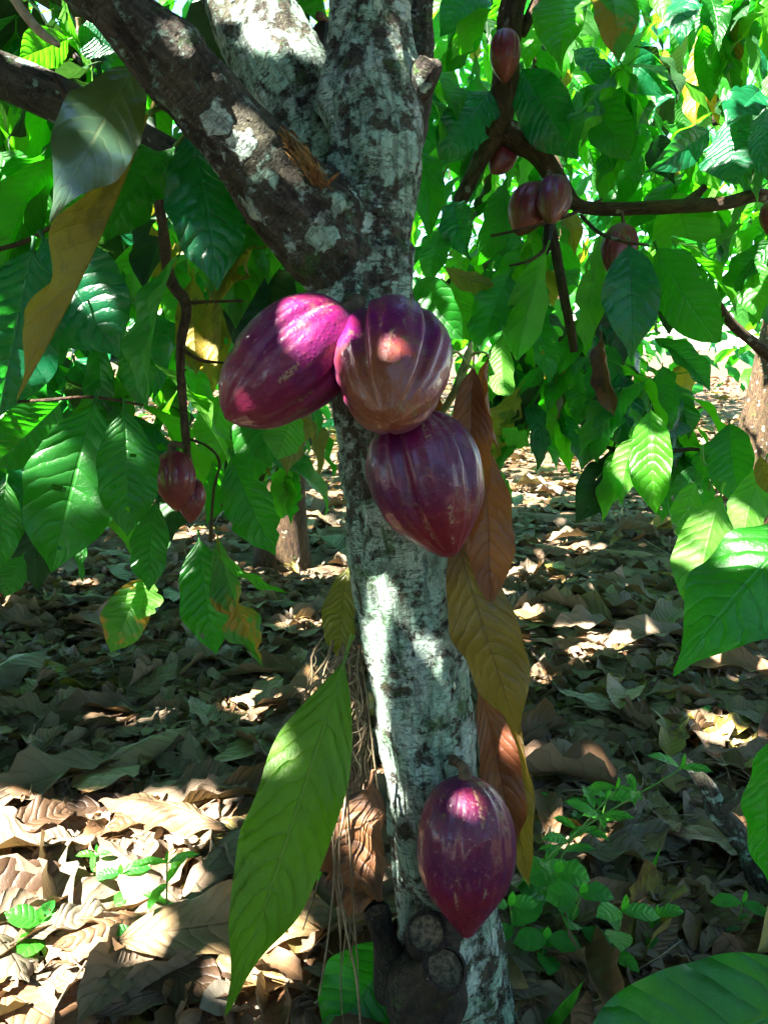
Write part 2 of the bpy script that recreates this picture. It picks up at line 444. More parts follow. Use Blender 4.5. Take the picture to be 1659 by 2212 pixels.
def leaf_arrays(nv, nu, bend=.4, fold=.15, wave=.05, wfreq=3.0, quilt=0.0, nveins=11, twist=0.0, hook=0.0, petiole=True, crumple=0.0, seed=0, ragged=0.0, side=0.0, tipcurl=0.0, drip=False):
    """a leaf of length 1 along +Y, width 1 (scaled later), upper face +Z"""
    r = np.random.default_rng(seed)
    t = np.linspace(0, 1, nv + 1)
    t = t - .035 * np.sin(2 * np.pi * t)
    u = np.linspace(-1, 1, nu + 1)
    Vv, Uu = np.meshgrid(t, u, indexing='ij')
    hw = interp(LEAF_V, LEAF_D if drip else LEAF_W, Vv) * .5
    ph = r.uniform(0, 6.28, 4)
    edge = 1 + .03 * np.sin(Vv * 23 + ph[0]) + .03 * np.sin(Vv * 11 + ph[1] + Uu)
    if ragged:
        nz = np.array([vnoise(np.stack([Vv.ravel() * 14, np.sign(Uu.ravel()) * 3 + 0 * Vv.ravel(), 0 * Vv.ravel()], 1), seed)]).reshape(Vv.shape)
        edge = edge * (1 - ragged * np.clip(nz + .1, 0, 1))
    x = Uu * hw * edge * .42                     # worked out at true proportions, stretched back at the end
    hw = hw * .42
    aU = np.abs(Uu)
    h = fold * aU * hw + wave * np.sin(wfreq * 2 * np.pi * Vv + ph[2] + (Uu > 0) * 1.4) * aU**1.6 * (hw / .21)
    Q = nveins * (Vv - .17 * aU**1.35)
    if quilt:
        h = h + quilt * (np.abs(np.sin(np.pi * Q))**.75) * np.sin(np.pi * np.clip(aU, 0, 1))**.6 * (hw / .21)
    if crumple:
        pp = np.stack([x.ravel() * 7, Vv.ravel() * 7, np.zeros(x.size) + seed], 1)
        h = h + crumple * fbm(pp, 2, seed).reshape(x.shape) * (.3 + aU) * .6
    if side:                                     # edges roll inwards
        ang = side * Uu * hw / .21
        x2 = np.where(np.abs(ang) > 1e-4, np.sin(ang) / np.where(np.abs(ang) > 1e-4, ang, 1), 1) * x
        h = h + np.where(np.abs(ang) > 1e-4, (1 - np.cos(ang)) / np.where(np.abs(ang) > 1e-4, ang, 1), 0) * x
        x = x2
    if twist:
        a = twist * (Vv - .4)
        x, h = x * np.cos(a) - h * np.sin(a), x * np.sin(a) + h * np.cos(a)
    # spine
    s = np.linspace(0, 1, 200)
    phi = -bend * (s - .5) - hook * np.clip(s - .72, 0, 1)**2 * 12 - tipcurl * np.clip(s - .5, 0, 1)**2 * 4
    cy, cz = np.cumsum(np.cos(phi)), np.cumsum(np.sin(phi))
    cy, cz = cy - cy[0], cz - cz[0]
    L = math.hypot(cy[-1], cz[-1])
    ca, sa = cy[-1] / L, cz[-1] / L
    cy, cz = (cy * ca + cz * sa) / L, (-cy * sa + cz * ca) / L
    phi = phi - math.atan2(sa, ca)
    py, pz, pp = np.interp(Vv, s, cy), np.interp(Vv, s, cz), np.interp(Vv, s, phi)
    y = py - np.sin(pp) * h
    z = pz + np.cos(pp) * h
    verts = np.stack([x.ravel() / .42, y.ravel(), z.ravel()], 1)
    uvs = np.stack([Uu.ravel() * .5 + .5, Vv.ravel()], 1)
    i = np.arange(nv)[:, None] * (nu + 1) + np.arange(nu)[None, :]
    faces = np.stack([i, i + 1, i + nu + 2, i + nu + 1], -1).reshape(-1, 4)
    if petiole:
        n0 = len(verts)
        a0 = phi[0]
        ring = []
        for k, (yy, rr) in enumerate(((-.085, .034), (-.06, .022), (.02, .020))):
            for j in range(4):
                th = j * math.pi / 2
                ring.append((math.cos(th) * rr, yy * math.cos(a0), yy * math.sin(a0) + math.sin(th) * rr * .35 - .004 - (.012 if k == 0 else 0)))
        verts = np.vstack([verts, ring])
        uvs = np.vstack([uvs, np.tile([[.5, .3]], (12, 1))])
        pf = [[n0 + k * 4 + j, n0 + k * 4 + (j + 1) % 4, n0 + k * 4 + 4 + (j + 1) % 4, n0 + k * 4 + 4 + j] for k in range(2) for j in range(4)]
        faces = np.vstack([faces, pf])
    return verts, faces, uvs


def frame(axis, normal):
    a = np.asarray(axis, float)
    a = a / np.linalg.norm(a, axis=-1, keepdims=True)
    n = np.asarray(normal, float)
    n = n - (n * a).sum(-1, keepdims=True) * a
    n = n / np.maximum(np.linalg.norm(n, axis=-1, keepdims=True), 1e-6)
    return np.cross(a, n), a, n


def batch(name, tmpl, tid, pos, axis, normal, length, width, rnd, mats, midx, parent, **props):
    """many leaves joined into one mesh"""
    X, A, N = frame(axis, normal)
    V_, F_, UV_, R_, MI_ = [], [], [], [], []
    base = 0
    for k in range(len(tmpl)):
        sel = np.nonzero(tid == k)[0]
        if not len(sel):
            continue
        v, f, uv = tmpl[k]
        L = length[sel][:, None, None]
        W = width[sel][:, None, None]
        w = pos[sel][:, None, :] + L * (W * v[None, :, 0:1] * X[sel][:, None, :] + v[None, :, 1:2] * A[sel][:, None, :] + v[None, :, 2:3] * N[sel][:, None, :])
        n = len(sel)
        V_.append(w.reshape(-1, 3))
        F_.append((f[None] + (base + np.arange(n) * len(v))[:, None, None]).reshape(-1, 4))
        UV_.append(np.tile(uv, (n, 1)))
        R_.append(np.repeat(rnd[sel], len(v)))
        MI_.append(np.repeat(midx[sel], len(f)))
        base += n * len(v)
    if not V_:
        return None
    me = make_mesh(name, np.vstack(V_), np.vstack(F_), np.vstack(UV_), True, np.concatenate(R_), np.concatenate(MI_))
    for m in mats:
        me.materials.append(m)
    o = link(name, me, None, None, kind='stuff', **props)
    if parent:
        put(o, parent)
    return o


_mesh_cache = {}


def leaf_object(name, tm, key, mat, B, A, N, L, W, parent):
    """one leaf as an object; meshes are shared between alike leaves"""
    ck = (key, mat)
    if ck not in _mesh_cache:
        me = make_mesh('leaf', tm[0], tm[1], tm[2])
        me.materials.append(M[mat])
        _mesh_cache[ck] = me
    X, A, N = frame(np.array(A), np.array(N))
    o = link(name, _mesh_cache[ck])
    put(o, parent)
    m = Matrix.Identity(4)
    for r in range(3):
        m[r][0], m[r][1], m[r][2], m[r][3] = X[r] * L * W, A[r] * L, N[r] * L, B[r]
    o.matrix_basis = m if parent.type == 'EMPTY' else m
    return o


def bitten(tm, n, seed):
    """insects have eaten holes into the blade"""
    r = np.random.default_rng(seed)
    cen = tm[2][tm[1]].mean(1)
    keep = np.ones(len(cen), bool)
    for _ in range(n):
        keep &= ((cen[:, 0] - r.choice([r.uniform(0, .2), r.uniform(.15, .85)])) * .42)**2 + (cen[:, 1] - r.uniform(.2, .9))**2 > r.uniform(.02, .045)**2
    return tm[0], tm[1][keep], tm[2]


HANG = [bitten(leaf_arrays(18, 10, bend=b, fold=f, wave=w, twist=tw, hook=hk, seed=s, quilt=.004 + .003 * (s % 4), nveins=9 + s % 4, ragged=rg, drip=s % 3 == 0, crumple=.012), nh, s)
        for s, (b, f, w, tw, hk, rg, nh) in enumerate([(.5, .2, .03, .2, .3, 0, 0), (.9, .35, .04, -.3, .2, 0, 1), (.3, -.2, .05, .5, .5, .3, 2), (.7, .1, .06, -.6, .0, 0, 0), (1.2, .3, .03, .1, .4, .15, 0), (.2, .45, .04, .8, .2, 0, 3), (.6, -.1, .07, -.2, .6, .5, 1), (.4, .3, .05, -1.0, .3, 0, 0), (1.0, .0, .03, .4, .8, .2, 2), (.8, .5, .05, -.8, .5, 0, 0), (.3, .15, .09, .2, .1, .6, 4)])]
COARSE = [leaf_arrays(7, 4, bend=b, fold=f, wave=w, twist=tw, hook=hk, seed=s, petiole=False)
          for s, (b, f, w, tw, hk) in enumerate([(.5, .2, .03, .2, .3), (.9, .35, .04, -.3, .2), (.3, -.2, .05, .5, .4), (.7, .1, .06, -.6, .0)])]
CANOPY = [leaf_arrays(4, 2, bend=b, fold=f, wave=w, twist=tw, seed=s, petiole=False) for s, (b, f, w, tw) in enumerate([(.5, .2, .03, .2), (.9, .35, .04, -.3), (.3, -.2, .05, .5), (.7, .1, .06, -.6)])]
LITT = [leaf_arrays(14, 8, bend=b * .6, fold=f, wave=w * .7, twist=tw * .6, side=sd * .6, crumple=cr * .7, seed=20 + s, quilt=.0035, ragged=rg)
        for s, (b, f, w, tw, sd, cr, rg) in enumerate([(.5, -.1, .05, .2, .3, .05, 0), (-.7, .15, .06, -.4, 1.2, .06, .4), (.9, -.25, .07, .6, -.9, .06, 0), (-.3, .2, .05, .3, .5, .08, .5), (1.3, .1, .05, -.7, 1.5, .06, 0), (-1.1, -.3, .08, .9, -.6, .07, .3), (.2, .1, .04, .1, .2, .05, .0), (.6, .4, .06, -1.2, 2.4, .08, .5), (-.5, -.2, .05, .5, -1.6, .07, .2), (1.6, .2, .07, 1.2, .8, .08, .6)])]
LITC = [leaf_arrays(8, 4, bend=b, fold=f, wave=w, twist=tw, side=sd, crumple=cr, seed=40 + s, petiole=False)
        for s, (b, f, w, tw, sd, cr) in enumerate([(.5, -.1, .05, .2, .3, .05), (-.7, .15, .06, -.4, 1.2, .06), (.9, -.25, .07, .6, -.9, .06), (1.3, .1, .05, -.7, 1.5, .06), (-.5, -.2, .05, .5, -1.4, .07), (.2, .2, .05, .4, .4, .07)])]


def place(B, T, roll, parent, mat, tm, key, wpx, name='leaf', d=1.0, aim=None):
    """leaf from point B to point T; roll 0 turns the upper face to the viewer"""
    B, T = Vector(B), Vector(T)
    a = (T - B)
    L = a.length
    a.normalize()
    c = (CAM - (B + T) / 2).normalized()
    n = (c - c.dot(a) * a).normalized()
    n = Matrix.Rotation(math.radians(roll), 3, a) @ n if aim is None else Vector(aim)
    W = wpx * d / F / L
    return leaf_object(name, tm, key, mat, B, a, n, L, W, parent)


_hero = [0]


def hero(u0, v0, u1, v1, w, d, roll, mat, parent, d1=None, name='leaf', nv=40, nu=20, holes=0, label=None, **kw):
    """a leaf near the viewer with its own finely quilted mesh"""
    _hero[0] += 1
    aim = kw.pop('aim', None)
    s = kw.pop('seed', 100 + _hero[0])
    a = dict(bend=.5, fold=.2, wave=.035, quilt=.014, nveins=11, seed=s)
    a.update(kw)
    tm = leaf_arrays(nv, nu, **a)
    if holes:
        r = np.random.default_rng(s)
        f = tm[1]
        cen = tm[2][f].mean(1)
        keep = np.ones(len(f), bool)
        for _ in range(holes):
            c = (r.uniform(.15, .85), r.uniform(.2, .85))
            rad = r.uniform(.015, .035)
            keep &= ((cen[:, 0] - c[0]) * .42)**2 + (cen[:, 1] - c[1])**2 > rad**2
        tm = (tm[0], f[keep], tm[2])
    d1 = d if d1 is None else d1
    o = place(P(u0, v0, d), P(u1, v1, d1), roll, parent, mat, tm, ('hero', _hero[0]), w, name, (d + d1) / 2, aim)
    if label:
        o['label'] = label
    return o


# ------------------------------------------------------------------ tubes, branches, trunks
def tube_arrays(pts, rad, sides=8, n=None, bumps=0.0, seed=0, cap=True, cap_end=True):
    pr = np.column_stack([np.asarray(pts, float), np.asarray(rad, float)])
    if n:
        pr = spline(pr, n)
    p, r = pr[:, :3], np.maximum(pr[:, 3], 1e-5)
    t = np.gradient(p, axis=0)
    t /= np.linalg.norm(t, axis=1, keepdims=True)
    up = np.array([0, 0, 1.0]) if abs(t[0, 2]) < .9 else np.array([1.0, 0, 0])
    X = np.cross(t[0], up)
    X /= np.linalg.norm(X)
    V_, S_, TH = [], [], []
    s = np.concatenate([[0], np.cumsum(np.linalg.norm(np.diff(p, axis=0), axis=1))])
    for i in range(len(p)):
        X = X - X.dot(t[i]) * t[i]
        X /= np.linalg.norm(X)
        Y = np.cross(t[i], X)
        th = np.arange(sides) * 2 * math.pi / sides
        V_.append(p[i] + r[i] * (np.cos(th)[:, None] * X + np.sin(th)[:, None] * Y))
        S_.append(np.stack([r[i] * np.cos(th), r[i] * np.sin(th), np.full(sides, s[i])], 1))
    verts, bark = np.vstack(V_), np.vstack(S_)
    cen = np.repeat(p, sides, 0)
    if bumps:
        nz = fbm(bark * np.array([1, 1, .5]) * (.6 / max(r.max(), .002)), 3, seed)
        verts = cen + (verts - cen) * (1 + bumps * nz)[:, None]
    m = len(p)
    i = np.arange(m - 1)[:, None] * sides
    j = np.arange(sides)[None]
    faces = np.stack([i + j, i + (j + 1) % sides, i + sides + (j + 1) % sides, i + sides + j], -1).reshape(-1, 4)
    fl = [tuple(f) for f in faces]
    if cap:
        fl.append(tuple(range(sides - 1, -1, -1)))
        if cap_end:
            fl.append(tuple((m - 1) * sides + k for k in range(sides)))
    return verts, fl, bark


def tube(name, pts, rad, mat, parent=None, sides=8, n=None, bumps=.12, seed=0, crust=.3, **props):
    v, f, b = tube_arrays([tuple(p) for p in pts], rad, sides, n, bumps, seed)
    me = make_mesh(name, v, f)
    a = me.attributes.new('barkco', 'FLOAT_VECTOR', 'POINT')
    a.data.foreach_set('vector', (b + seed * .37).astype(np.float32).ravel())
    a = me.attributes.new('crust', 'FLOAT', 'POINT')
    a.data.foreach_set('value', np.full(len(v), crust, np.float32))
    o = link(name, me, mat, None, **props)
    if parent:
        put(o, parent)
    return o


def join_arrays(parts):
    V_, F_, B_, o = [], [], [], 0
    for v, f, b in parts:
        V_.append(v)
        B_.append(b)
        F_ += [tuple(i + o for i in q) for q in f]
        o += len(v)
    return np.vstack(V_), F_, np.vstack(B_)


def fused(limbs, voxel, smooth, mat, parent, disp=1.0, seed=0, bumps=(), iters=6):
    """limbs: list of (part name, [(x,y,z,r)...], crust). Fuses tubes into one skin, then cuts it into one mesh per limb."""
    parts, cl = [], []
    for k, (nm, pr, crust) in enumerate(limbs):
        pr = np.asarray(pr, float)
        sp_ = spline(pr, 12 * len(pr))
        parts.append(tube_arrays(sp_[:, :3], sp_[:, 3], 28))
        s = np.concatenate([[0], np.cumsum(np.linalg.norm(np.diff(sp_[:, :3], axis=0), axis=1))])
        cl.append((sp_, s))
    v, f, _ = join_arrays(parts)
    tmp = link('tmp', make_mesh('tmp', v, f))
    md = tmp.modifiers.new('r', 'REMESH')
    md.mode, md.voxel_size = 'VOXEL', voxel
    ms = tmp.modifiers.new('s', 'SMOOTH')
    ms.factor, ms.iterations = .5, iters
    dg = bpy.context.evaluated_depsgraph_get()
    ev = tmp.evaluated_get(dg).to_mesh()
    nv = len(ev.vertices)
    co = np.empty(nv * 3, np.float32)
    ev.vertices.foreach_get('co', co)
    co = co.reshape(-1, 3).astype(float)
    no = np.empty(nv * 3, np.float32)
    ev.vertex_normals.foreach_get('vector', no)
    no = no.reshape(-1, 3).astype(float)
    faces = [tuple(p.vertices) for p in ev.polygons]
    bpy.data.objects.remove(tmp)
    # unrolled coordinates
    best = np.full(nv, 1e9)
    own = np.zeros(nv, int)
    bark = np.zeros((nv, 3))
    crust_v = np.zeros(nv)
    for k, (sp_, s) in enumerate(cl):
        dd = np.linalg.norm(co[:, None, :] - sp_[None, :, :3], axis=2)
        rel = dd - sp_[None, :, 3]
        j = rel.argmin(1)
        dist = rel[np.arange(nv), j]
        t = np.gradient(sp_[:, :3], axis=0)
        t /= np.linalg.norm(t, axis=1, keepdims=True)
        e = co - sp_[j, :3]
        along = s[j] + (e * t[j]).sum(1)
        e = e - (e * t[j]).sum(1, keepdims=True) * t[j]
        X = np.cross(t[j], np.array([0, 1.0, .1]))
        X /= np.linalg.norm(X, axis=1, keepdims=True)
        Y = np.cross(t[j], X)
        b = np.stack([(e * X).sum(1), (e * Y).sum(1), along], 1) + k * 1.7
        up = dist < best
        best = np.where(up, dist, best)
        own = np.where(up, k, own)
        bark = np.where(up[:, None], b, bark)
        crust_v = np.where(up, limbs[k][2] if not callable(limbs[k][2]) else limbs[k][2](co), crust_v)
    d = .0045 * fbm(bark * np.array([40, 40, 13]), 3, seed) + .0035 * fbm(bark * np.array([9, 9, 9]), 2, seed + 5)
    d = d + .0018 * np.minimum(0, vnoise(bark * np.array([18, 18, 130]), seed + 9) + .35) * 2
    d = d + .0022 * vnoise(bark * np.array([150, 150, 45]), seed + 3)
    co = co + no * (d * disp)[:, None]
    for c, r, a in bumps:
        q = np.exp(-((co - np.array(c))**2).sum(1) / (r * r))
        co = co + no * (a * q)[:, None]
    whole = make_mesh('whole', co, faces)
    n2 = np.empty(nv * 3, np.float32)
    whole.vertex_normals.foreach_get('vector', n2)
    n2 = n2.reshape(-1, 3)
    bpy.data.meshes.remove(whole)
    fo = np.array([np.bincount(own[list(q)]).argmax() for q in faces])
    objs = []
    for k, (nm, pr, crust) in enumerate(limbs):
        fs = [faces[i] for i in np.nonzero(fo == k)[0]]
        used = np.unique(np.array([i for q in fs for i in q]))
        mp = -np.ones(nv, int)
        mp[used] = np.arange(len(used))
        me = make_mesh(nm, co[used], [tuple(int(mp[i]) for i in q) for q in fs])
        a = me.attributes.new('barkco', 'FLOAT_VECTOR', 'POINT')
        a.data.foreach_set('vector', bark[used].astype(np.float32).ravel())
        a = me.attributes.new('crust', 'FLOAT', 'POINT')
        a.data.foreach_set('value', crust_v[used].astype(np.float32))
        me.normals_split_custom_set_from_vertices([tuple(x) for x in n2[used]])
        o = link(nm, me, mat)
        put(o, parent)
        objs.append(o)
    return objs


# ------------------------------------------------------------------ ground
def ground_z(x, y):
    x, y = np.asarray(x, float), np.asarray(y, float)
    p = np.stack([x.ravel() * .9, y.ravel() * .9, np.zeros(x.size)], 1)
    z = .035 * fbm(p, 3, 3)
    p[:, :2] *= 7
    z = z + .008 * fbm(p, 2, 4)
    return z.reshape(x.shape)


gx = np.concatenate([[-150, -60, -25, -12, -7], np.linspace(-4.5, 4.5, 121), [7, 12, 25, 60, 150]])
gy = np.concatenate([[-150, -50, -20, -8, -4, -2, -1], np.linspace(-.2, 9, 122), [11, 14, 20, 30, 60, 150, 300]])
GX, GY = np.meshgrid(gx, gy, indexing='ij')
gv = np.stack([GX.ravel(), GY.ravel(), ground_z(GX, GY).ravel()], 1)
gi = np.arange(len(gx) - 1)[:, None] * len(gy) + np.arange(len(gy) - 1)[None]
gf = np.stack([gi, gi + len(gy), gi + len(gy) + 1, gi + 1], -1).reshape(-1, 4)
ground = link('ground', make_mesh('ground', gv, gf), M['soil'], kind='structure')

# ------------------------------------------------------------------ the cocoa tree in front
tree = thing('cocoa_tree', 'lichen-covered cocoa tree in the middle, forking into three thick limbs above its pods', 'tree', (0.12, 1.02, 0))


def limb(rows):
    out = []
    for u, v, hw, y in rows:
        p = PY(u, v, y)
        out.append((p.x, p.y, p.z, hw * DY(v, y) / F))
    return out


trunk_rows = [(1030, 2420, 150, 1.0), (1012, 2240, 122, 1.01), (1000, 2150, 112, 1.02), (975, 2000, 108, 1.02), (952, 1850, 104, 1.02), (934, 1700, 104, 1.02), (912, 1500, 106, 1.02), (888, 1350, 108, 1.02), (867, 1200, 112, 1.02), (850, 1050, 111, 1.02), (828, 900, 112, 1.03), (803, 760, 110, 1.03), (782, 640, 112, 1.03), (775, 540, 122, 1.03)]
left_rows = [(790, 610, 85, 1.03), (715, 515, 112, 1.01), (620, 420, 98, .99), (520, 308, 84, .97), (425, 200, 76, .95), (335, 102, 76, .93), (228, -5, 70, .91), (100, -130, 68, .9)]
mid_rows = [(775, 560, 80, 1.05), (735, 420, 92, 1.09), (680, 300, 95, 1.13), (615, 170, 98, 1.16), (560, 50, 98, 1.19), (505, -70, 95, 1.22), (460, -190, 90, 1.24)]
right_rows = [(780, 580, 90, 1.03), (800, 440, 98, 1.03), (812, 320, 96, 1.03), (805, 200, 98, 1.04), (798, 80, 86, 1.05), (800, -60, 84, 1.06), (802, -200, 82, 1.07)]
spur_rows = [(830, 400, 45, 1.05), (872, 290, 44, 1.07), (895, 190, 38, 1.09), (908, 80, 34, 1.11), (912, -60, 32, 1.12), (915, -180, 30, 1.13)]


def crust_trunk(co):
    z = co[:, 2]
    return np.interp(z, [0, .15, .3, .45, .75, .9, 1.1, 1.3], [.70, .62, .64, .72, .72, .60, .58, .48])


stub_rows = [(868, 235, 30, 1.05), (900, 190, 30, 1.03), (922, 150, 27, 1.02), (928, 128, 26, 1.015)]
bumps = [(PY(905, 2090, .95), .045, .022), (PY(955, 2165, .93), .045, .03), (PY(860, 2110, .97), .04, .02), (PY(700, 215, 1.02), .035, .012), (PY(660, 345, .93), .028, -.012), (PY(640, 300, .93), .02, .006), (PY(700, 400, .94), .02, .006), (PY(735, 430, .95), .022, .010), (PY(400, 75, .9), .035, .016), (PY(350, 20, .9), .03, -.008), (PY(470, 180, .93), .02, .008), (PY(560, 290, .93), .03, .008), (PY(590, 450, .93), .04, .010), (PY(800, 300, .97), .04, .010), (PY(790, 130, .97), .03, .008), (PY(640, 120, 1.1), .03, .008), (PY(770, 690, .95), .035, .012), (PY(885, 1680, .95), .03, .006)]
limb_objs = fused([('trunk', limb(trunk_rows), crust_trunk), ('limb', limb(left_rows), .47), ('limb', limb(mid_rows), .64), ('limb', limb(right_rows), .66), ('limb', limb(spur_rows), .50), ('broken_stub', limb(stub_rows), .3)], .0042, 1, M['bark'], tree, 1.0, 2, bumps)
for o, lb in zip(limb_objs, (None, 'dark mossy limb reaching to the upper left', 'grey limb rising between the two others', 'upright limb with pale lichen streaks', None, 'broken branch stub with pale end')):
    if lb:
        o['label'] = lb


def cut_stub(u, v, y, r, axis, length, parent, nm='cut_stub', base=1.25, seed=0):
    """a sawn branch end: a short dark sleeve with a raised callus rim round a sunken face"""
    c = PY(u, v, y)
    ax = Vector(axis).normalized()
    b = c - ax * length
    prof = [(0, base), (.3, (base + 1) / 2), (.6, 1.0), (.82, 1.03), (.93, 1.10), (.98, 1.10), (1.01, 1.03), (1.025, .94), (1.03, .86)]
    pts = [b + ax * length * k for k, _ in prof]
    v_, f_, b_ = tube_arrays([tuple(p) for p in pts], [r * k for _, k in prof], 26, 34, .10, seed, True, False)
    me = make_mesh(nm, v_, f_)
    at_ = me.attributes.new('barkco', 'FLOAT_VECTOR', 'POINT')
    at_.data.foreach_set('vector', (b_ + seed).astype(np.float32).ravel())
    o = link(nm, me, M['bark_dark'])
    put(o, parent)
    # sunken cut face
    n = 22
    X = ax.orthogonal().normalized()
    Y = ax.cross(X)
    ce = b + ax * length * .97
    vv, ff = [ce - ax * r * .12], []
    for k, rr in ((0, .35), (1, .65), (2, .9)):
        for j in range(n):
            th = j / n * 2 * math.pi
            vv.append(ce + (X * math.cos(th) + Y * math.sin(th)) * r * rr + ax * r * (random.uniform(-.06, .06) - .1 + .03 * k))
    for j in range(n):
        ff.append((0, 1 + j, 1 + (j + 1) % n))
        for k in range(2):
            a = 1 + k * n
            ff.append((a + j, a + n + j, a + n + (j + 1) % n, a + (j + 1) % n))
    fo = link('cut_face', make_mesh('cut_face', [tuple(q) for q in vv], ff), M['cutwood'])
    fo.parent = o
    return o


cut_stub(922, 2016, .862, .0245, (-.12, -.72, .68), .11, tree, seed=1, base=1.5)
cut_stub(962, 2092, .842, .026, (.22, -.50, .84), .11, tree, seed=2, base=1.7)
put(tube('burl', [PY(900, 2040, .97), PY(905, 2100, .935), PY(925, 2165, .915), PY(945, 2240, .94)], [.012, .040, .050, .03], M['bark_dark'], None, 40, 60, .30, 8, .15), tree)
cut_stub(813, 1966, .945, .0175, tuple((PY(813, 1966, .945) - PY(872, 2170, .965)).normalized()), .135, tree, seed=3, base=1.9)

# torn wood at the fork
scar = []
for k in range(150):
    w_ = random.random()
    q = PY(622 + 72 * w_ + random.gauss(0, 7), 300 + 88 * w_ + random.gauss(0, 10), .932 + .02 * abs(w_ - .5) + random.gauss(0, .003))
    dr = Vector((random.gauss(.62, .22), random.gauss(0, .12), random.gauss(-.75, .22))).normalized() * random.uniform(.010, .026)
    w = random.uniform(.0005, .0014)
    scar.append(tube_arrays([tuple(q - dr * .6), tuple(q + Vector((0, -.001, 0))), tuple(q + dr * .7 + Vector((0, random.gauss(-.002, .002), 0)))], [w * .5, w, w * .2], 5))
v_, f_, _ = join_arrays(scar)
o = put(link('torn_wood', make_mesh('torn_wood', v_, f_), M['rot'], label='orange rotten wood fibres torn open at the fork', kind='stuff'), tree)
put(tube('splinter', [PY(702, 402, .86), PY(716, 388, .855), PY(734, 372, .85)], [.0012, .002, .0008], M['rot'], None, 6, 8), tree)


# ------------------------------------------------------------------ pods
POD_T = [0, .012, .04, .10, .20, .32, .44, .58, .70, .80, .88, .94, .975, 1.0]
POD_R = [0, .20, .42, .66, .86, .97, 1.0, .95, .82, .64, .45, .28, .17, .0]


def pod_mesh(groove=.07, tipw=1.0, seed=0, nu=120, nv=56, asym=.0):
    t = np.linspace(0, 1, nv + 1)
    t = t - .06 * np.sin(2 * np.pi * t)
    R = interp(POD_T, POD_R, t)
    R = np.where(t > .7, R * (1 + (tipw - 1) * np.clip((t - .7) / .2, 0, 1) * (1 - np.clip((t - .97) / .03, 0, 1))), R)
    th = np.arange(nu) / nu * 2 * np.pi
    T, H = np.meshgrid(t, th, indexing='ij')
    H2 = H + .05 * np.sin(T * 5 + seed) + .03 * np.sin(3 * H + seed)
    g5 = (.5 + .5 * np.cos(5 * H2))**9
    g10 = (.5 + .5 * np.cos(10 * H2 + np.pi))**5
    env = np.clip(np.sin(np.pi * np.clip(T, 0, 1))**.35, 0, 1) * np.interp(T, [0, .1, .5, .9, 1], [1.5, 1.35, .9, .7, .2])
    rr = R[:, None] * (1 - env * (1.35 * groove * g5 + .30 * groove * g10))
    pp = np.stack([np.cos(H).ravel() * 2.2, np.sin(H).ravel() * 2.2, T.ravel() * 4 + seed * 3.1], 1)
    rr = rr * (1 + .025 * fbm(pp, 2, seed).reshape(rr.shape) + .008 * vnoise(pp * 6, seed + 4).reshape(rr.shape))
    # warty pimples along the ridges
    rr = rr * (1 + .010 * np.clip(vnoise(pp * np.array([9, 9, 12]), seed + 8), .35, 1).reshape(rr.shape) * (g10 < .2))
    x, y, z = rr * np.cos(H), rr * np.sin(H), T + 0 * H
    x = x + asym * np.sin(np.pi * T)
    verts = np.stack([x.ravel(), y.ravel(), z.ravel()], 1)
    uvs = np.stack([H.ravel() / 6.2832, T.ravel()], 1)
    i = np.arange(nv)[:, None] * nu
    j = np.arange(nu)[None]
    faces = np.stack([i + j, i + (j + 1) % nu, i + nu + (j + 1) % nu, i + nu + j], -1).reshape(-1, 4)
    return verts, faces, uvs


def pod(S, T, halfw, mat, label, roll=0.0, groove=.07, seed=0, stalk_to=None, tipw=1.0, group=None, res=1.0, asym=0.0, sr=.006, flat=1.0, stalk_mat='twig'):
    S, T = Vector(S), Vector(T)
    root = thing('cocoa_pod', label, 'cocoa pod', S, group)
    v, f, uv = pod_mesh(groove, tipw, seed, int(120 * res), int(56 * res), asym)
    L = (T - S).length
    v = v * np.array([halfw, halfw * flat, L])
    # rounder: radius is halfw
    me = make_mesh('husk', v, f, uv)
    o = link('husk', me, M[mat])
    o.parent = root
    z = (T - S).normalized()
    c = (CAM - (S + T) / 2)
    x = (c - c.dot(z) * z).normalized()
    x = Matrix.Rotation(math.radians(roll), 3, z) @ x
    y = z.cross(x)
    o.matrix_basis = Matrix(((x.x, y.x, z.x, 0), (x.y, y.y, z.y, 0), (x.z, y.z, z.z, 0), (0, 0, 0, 1)))
    if stalk_to is not None:
        e = Vector(stalk_to)
        m_ = (S + e) / 2 + Vector((0, 0, .006))
        st = tube('stalk', [S + z * .012, S - z * .008, m_, e], [sr * 1.7, sr * 1.2, sr, sr * 1.3], M[stalk_mat], None, 9, 14, .1, seed)
        put(st, root)
    return root


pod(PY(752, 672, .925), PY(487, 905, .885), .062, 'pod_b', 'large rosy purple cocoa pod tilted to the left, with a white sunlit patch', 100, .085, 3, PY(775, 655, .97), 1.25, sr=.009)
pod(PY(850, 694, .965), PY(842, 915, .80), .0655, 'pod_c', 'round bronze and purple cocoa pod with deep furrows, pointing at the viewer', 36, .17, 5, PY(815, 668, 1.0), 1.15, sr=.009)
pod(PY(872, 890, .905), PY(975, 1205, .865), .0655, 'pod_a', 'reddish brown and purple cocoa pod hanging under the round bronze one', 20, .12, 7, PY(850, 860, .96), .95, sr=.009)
pod(PY(1003, 1676, .915), PY(1008, 2026, .875), .0610, 'pod_a', 'dark purple cocoa pod hanging lowest on the trunk above the cut stubs', 12, .06, 9, PY(975, 1640, .97), .85, sr=.006)

